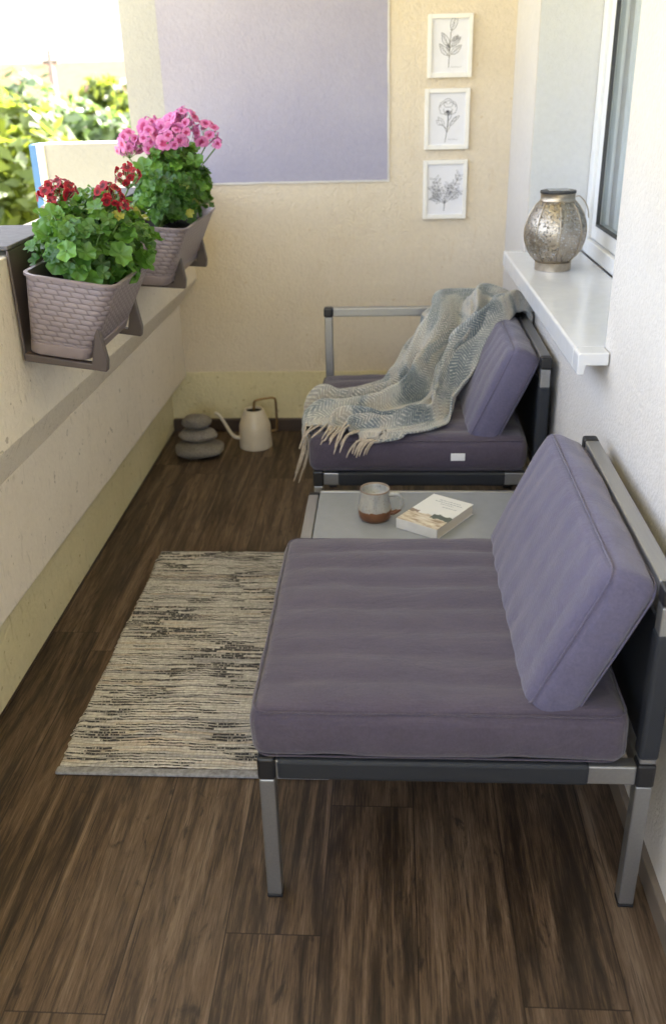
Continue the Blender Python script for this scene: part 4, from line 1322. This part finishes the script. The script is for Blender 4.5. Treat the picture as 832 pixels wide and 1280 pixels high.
def floret(mb, c, nrm, R, rnd, open_=1.0, pale=False):
    nrm = nrm.normalized()
    a = nrm.orthogonal().normalized()
    a = Matrix.Rotation(rnd.random() * 6.28, 3, nrm) @ a
    b_ = nrm.cross(a)
    for k in range(5):
        an = 2 * math.pi * k / 5 + rnd.uniform(-0.15, 0.15)
        d = a * math.cos(an) + b_ * math.sin(an)
        s_ = nrm.cross(d)
        Rr = R * rnd.uniform(0.82, 1.10) * (1.15 if k < 2 else 0.95)
        wv = Rr * 0.47
        vs_, tn = [], []
        rows_ = ((0.04, 0.10), (0.35, 0.62), (0.68, 1.0), (0.90, 0.85), (1.0, 0.45))
        for (t, w_) in rows_:
            for q in (-1, 0, 1):
                up = Rr * (0.30 * t * (2 - open_) - 0.25 * t * t) + (0.07 * Rr if q == 0 else 0) + Rr * 0.06 * rnd.uniform(-1, 1)
                vs_.append(c + d * (Rr * t * open_) + s_ * (wv * w_ * q) + nrm * up)
                tn.append(min(1.0, (t * (0.85 if pale else 1.0) if (k < 2 or not pale) else 0.30 + 0.68 * t) * (1.0 if q == 0 else 1.08) + (0.1 if q else 0)))
        fs = []
        for i in range(len(rows_) - 1):
            for q in range(2):
                o_ = i * 3 + q
                fs.append((o_, o_ + 1, o_ + 4, o_ + 3))
        mb.add(vs_, fs, tn)

def geranium(label, seed, cen, ext, nleaf, heads, petal, base_pts, lr_=(0.014, 0.029)):
    rnd = random.Random(seed)
    root = thing('geranium', (cen[0], cen[1], base_pts[0][2]), label, 'geranium', 'potted geraniums')
    lf, st = MB(), MB()
    cen_v = Vector(cen)
    k = 0
    while k < nleaf:
        d = Vector((rnd.gauss(0, 1), rnd.gauss(0, 1), rnd.gauss(0.25, 1))).normalized()
        rr = rnd.random() ** 0.45
        wob = 1 + 0.22 * noise.noise(d * 2.3 + Vector((seed, 0, 0)))
        p = cen_v + Vector((d.x * ext[0], d.y * ext[1], d.z * ext[2])) * rr * wob
        if p.z < cen[2] - ext[2] * 0.72:
            continue
        nrm = (d * 0.8 + Vector((0.15, -0.15, 0.75)) + Vector((rnd.gauss(0, .35), rnd.gauss(0, .35), rnd.gauss(0, .25))))
        tone = max(0.0, min(1.0, rnd.gauss(0.40, 0.27))) if rnd.random() > 0.025 else 1.9
        leaf_geo(lf, p, nrm, rnd.uniform(*lr_), tone, rnd)
        if k % 4 == 0:
            bp_ = Vector(base_pts[rnd.randrange(len(base_pts))])
            st.tube(spline([bp_, (bp_ + p) / 2 + Vector((0, 0, 0.02)), p], 6), 0.0018, 5)
        k += 1
    lf.build('foliage', M['leaf'], root, smooth=True, tone=True)
    for (hc, hr, nf, fr) in heads:
        hc = Vector(hc)
        pm, bm2 = MB(), MB()
        bp_ = min((Vector(q) for q in base_pts), key=lambda q: (q - hc).length)
        st.tube(spline([bp_, (bp_ + hc) / 2 + Vector((rnd.uniform(-.01, .01), rnd.uniform(-.01, .01), 0.0)), hc - Vector((0, 0, hr * 0.9))], 8), 0.0022, 6)
        nf = int(nf * 1.3)
        for f_ in range(nf):
            # golden spiral over the upper cap of the head
            z_ = 1 - (f_ + 0.5) / nf * 1.45
            an = f_ * 2.39996 + rnd.uniform(-.3, .3)
            rxy = math.sqrt(max(0, 1 - z_ * z_))
            d = Vector((rxy * math.cos(an), rxy * math.sin(an), z_))
            p = hc + d * hr * rnd.uniform(0.8, 1.1)
            floret(pm, p, d + Vector((0.1, -0.35, 0.15)) + Vector((rnd.gauss(0, .45), rnd.gauss(0, .4), rnd.gauss(0, .4))), fr * rnd.uniform(0.7, 1.25), rnd, rnd.uniform(0.7, 1.1), petal == 'petal_pink')
            st.tube([hc - Vector((0, 0, hr * 0.9)), p], 0.0009, 4)
        for f_ in range(6):
            d = Vector((rnd.gauss(0, 1), rnd.gauss(0, 1), rnd.gauss(-.2, .7))).normalized()
            p = hc + d * hr * 0.75
            bm2.tube([p, p + d * 0.004, p + d * 0.010], [0.0016, 0.0028, 0.0008], 6)
        hd_ = pm.build('flower_head', M[petal], root, smooth=True, tone=True)
        bm2.build('bud', M['bud'], hd_, smooth=True)
    st.build('stems', M['stem'], root, smooth=True)
    return root

# near planter (red), far planter (pink)
p1, tr1 = planter(-0.862, 2.055, 2.440, 0.880, 1.070, rad(9), 'near mauve woven planter holding the red geranium', -0.874,
                  'taupe bracket hooking the near planter onto the parapet', (2.075, 2.405))
p2, tr2 = planter(-0.838, 2.800, 3.320, 0.893, 1.070, rad(5), 'far mauve woven planter holding the pink geranium', -0.850,
                  'taupe bracket hooking the far planter near the end wall', (2.890, 3.255))
geranium('red flowering geranium with lobed leaves in the near planter', 3, (-0.715, 2.27, 1.105), (0.138, 0.225, 0.115), 520,
         [((-0.782, 2.19, 1.222), 0.031, 13, 0.0135), ((-0.752, 2.18, 1.228), 0.027, 10, 0.0130), ((-0.775, 2.16, 1.190), 0.008, 3, 0.0130),
          ((-0.655, 2.20, 1.212), 0.031, 15, 0.0130), ((-0.632, 2.30, 1.245), 0.030, 13, 0.0110), ((-0.615, 2.19, 1.192), 0.012, 4, 0.0145)],
         'petal_red', [tr1((-0.74, 2.14, 1.035)), tr1((-0.74, 2.26, 1.035)), tr1((-0.74, 2.36, 1.035))])
geranium('pink flowering geranium with tall flower heads in the far planter', 8, (-0.690, 3.06, 1.150), (0.120, 0.190, 0.130), 460,
         [((-0.815, 3.02, 1.270), 0.038, 12, 0.021), ((-0.745, 3.02, 1.282), 0.040, 13, 0.021), ((-0.690, 3.06, 1.312), 0.042, 14, 0.021),
          ((-0.640, 3.05, 1.335), 0.040, 13, 0.020), ((-0.660, 3.00, 1.290), 0.040, 13, 0.021), ((-0.585, 3.08, 1.296), 0.040, 13, 0.020), ((-0.748, 3.10, 1.315), 0.036, 11, 0.020), ((-0.545, 3.06, 1.275), 0.014, 3, 0.017)],
         'petal_pink', [tr2((-0.74, 2.93, 1.04)), tr2((-0.74, 3.06, 1.04)), tr2((-0.74, 3.19, 1.04))])

# ------------------------------------------------------------------ outside: trees, house, pole
def tree(label, x, y, ztop, zbot, r, seed, nleaf, mat, leaf=0.16, nl=7):
    rnd = random.Random(seed)
    root = thing('tree', (x, y, -5.2), label, 'tree', 'trees beyond the balcony')
    tk = MB()
    top = Vector((x, y, ztop - r * 0.6))
    tk.tube(spline([(x, y, -5.2), (x + 0.1, y, -3.0), (x - 0.05, y + 0.1, (zbot + ztop) / 2), top], 14), [0.22 - 0.17 * i / 13 for i in range(14)], 10)
    lobes = []
    for i in range(nl):
        an = 2 * math.pi * i / nl + rnd.random()
        zz = zbot + (ztop - zbot) * (0.15 + 0.7 * rnd.random())
        rr = r * rnd.uniform(0.35, 0.75)
        lc = Vector((x + rr * math.cos(an), y + rr * math.sin(an), zz))
        lobes.append((lc, r * rnd.uniform(0.35, 0.6)))
        tk.tube(spline([(x, y, zz - 0.8), (lc + Vector((x, y, zz - 0.4))) / 2, lc], 6), [0.06, 0.05, 0.045, 0.035, 0.025, 0.015], 6)
    lobes.append((Vector((x, y, ztop - r * 0.45)), r * 0.5))
    cr = MB()
    for i in range(nleaf):
        lc, lr2 = lobes[rnd.randrange(len(lobes))]
        d = Vector((rnd.gauss(0, 1), rnd.gauss(0, 1), rnd.gauss(0, 1))).normalized()
        w = 1 + 0.45 * noise.noise(d * 2.1 + lc)
        p = lc + d * lr2 * (rnd.random() ** 0.4) * w
        nrm = (d + Vector((rnd.gauss(0, .6), rnd.gauss(0, .6), rnd.gauss(0.4, .6)))).normalized()
        a = nrm.orthogonal().normalized(); a = Matrix.Rotation(rnd.random() * 6.28, 3, nrm) @ a
        b_ = nrm.cross(a); s_ = leaf * rnd.uniform(0.6, 1.2)
        t_ = max(0, min(1, rnd.gauss(0.5, 0.25)))
        cr.add([p - a * s_, p + b_ * s_ * 0.45 - a * s_ * 0.1, p + a * s_, p - b_ * s_ * 0.45 - a * s_ * 0.1], [(0, 1, 2, 3)], [t_] * 4)
    tk.build('trunk', M['bark'], root, smooth=True)
    cr.build('crown', mat, root, tone=True)

tree('bright leafy tree at the left edge beyond the parapet', -5.70, 12.0, 2.15, -3.2, 1.85, 21, 9000, M['tree_leaf'])
tree('bluish green bushy tree behind the left edge tree', -6.5, 17.5, 1.65, -2.6, 1.7, 22, 6000, M['tree_leaf2'])
tree('yellow green tree right of the utility pole', -5.6, 19.5, 1.55, -2.6, 1.0, 23, 5200, M['tree_leaf'])
tree('lime green tree beside the balcony end wall', -4.75, 18.6, 1.30, -2.8, 0.95, 24, 5200, M['tree_leaf'])
tree('small lower tree below the red roofed house', -8.6, 26.0, 0.4, -3.0, 1.3, 25, 4200, M['tree_leaf2'])

# house far behind
hs = thing('house', (-16, 46, -5.2), 'pale house with a long washed out red roof behind the trees', 'house')
hx0, hx1, hy0, hy1 = -30.0, -5.0, 44.0, 54.0
MB().box(hx0, hx1, hy0, hy1, -5.2, 0.6).build('wall', M['house'], hs)
m_ = MB()
zr0, zr1 = 0.62, 2.45
m_.add([(hx0 - .4, hy0 - .5, zr0), (hx1 + .4, hy0 - .5, zr0), (hx1 + .4, hy1 + .5, zr0), (hx0 - .4, hy1 + .5, zr0), (hx0 - .4, (hy0 + hy1) / 2, zr1), (hx1 + .4, (hy0 + hy1) / 2, zr1)],
       [(0, 1, 5, 4), (2, 3, 4, 5), (1, 2, 5), (3, 0, 4), (0, 3, 2, 1)])
m_.build('roof', M['roof'], hs)
for wx_ in (-26, -22, -18, -14, -10):
    MB().box(wx_ - 0.6, wx_ + 0.6, hy0 - 0.02, hy0 + 0.1, -1.6, -0.1).build('window', M['house_win'], hs)
# smaller white house in the gap
h2 = thing('house', (-8.6, 30, -5.2), 'small sunlit white house in the gap between the trees', 'house')
MB().box(-11.2, -8.3, 30, 34, -5.2, -0.4).build('wall', M['house'], h2)
m_ = MB(); m_.add([(-11.5, 29.7, -0.38), (-8.0, 29.7, -0.38), (-8.0, 34.3, -0.38), (-11.5, 34.3, -0.38), (-9.75, 29.7, 0.75), (-9.75, 34.3, 0.75)],
                  [(0, 1, 4), (1, 2, 5, 4), (2, 3, 5), (3, 0, 4, 5), (0, 3, 2, 1)])
m_.build('roof', M['house'], h2)
MB().box(-10.4, -9.6, 29.96, 30.1, -2.3, -1.2).build('window', M['house_win'], h2)
# shed roof line just above the wall stub
sh = thing('shed', (-5.4, 21, -5.2), 'low shed with a brown roof edge behind the wall stub', 'shed')
MB().box(-7.4, -4.4, 21, 24, -5.2, -0.95).build('wall', M['house'], sh)
MB().box(-7.6, -4.2, 20.8, 24.2, -0.95, -0.72).build('roof', M['dark_roof'], sh)
# utility pole
up_ = thing('utility_pole', (-7.45, 22, -5.2), 'thin grey utility pole with a crossarm rising over the roof', 'utility pole')
MB().tube([(-7.45, 22, -5.2), (-7.45, 22, 2.15)], [0.12, 0.06], 10).build('post', M['concrete'], up_, smooth=True)
MB().box(-7.62, -7.28, 21.95, 22.05, 1.86, 1.94).build('crossarm', M['concrete'], up_)
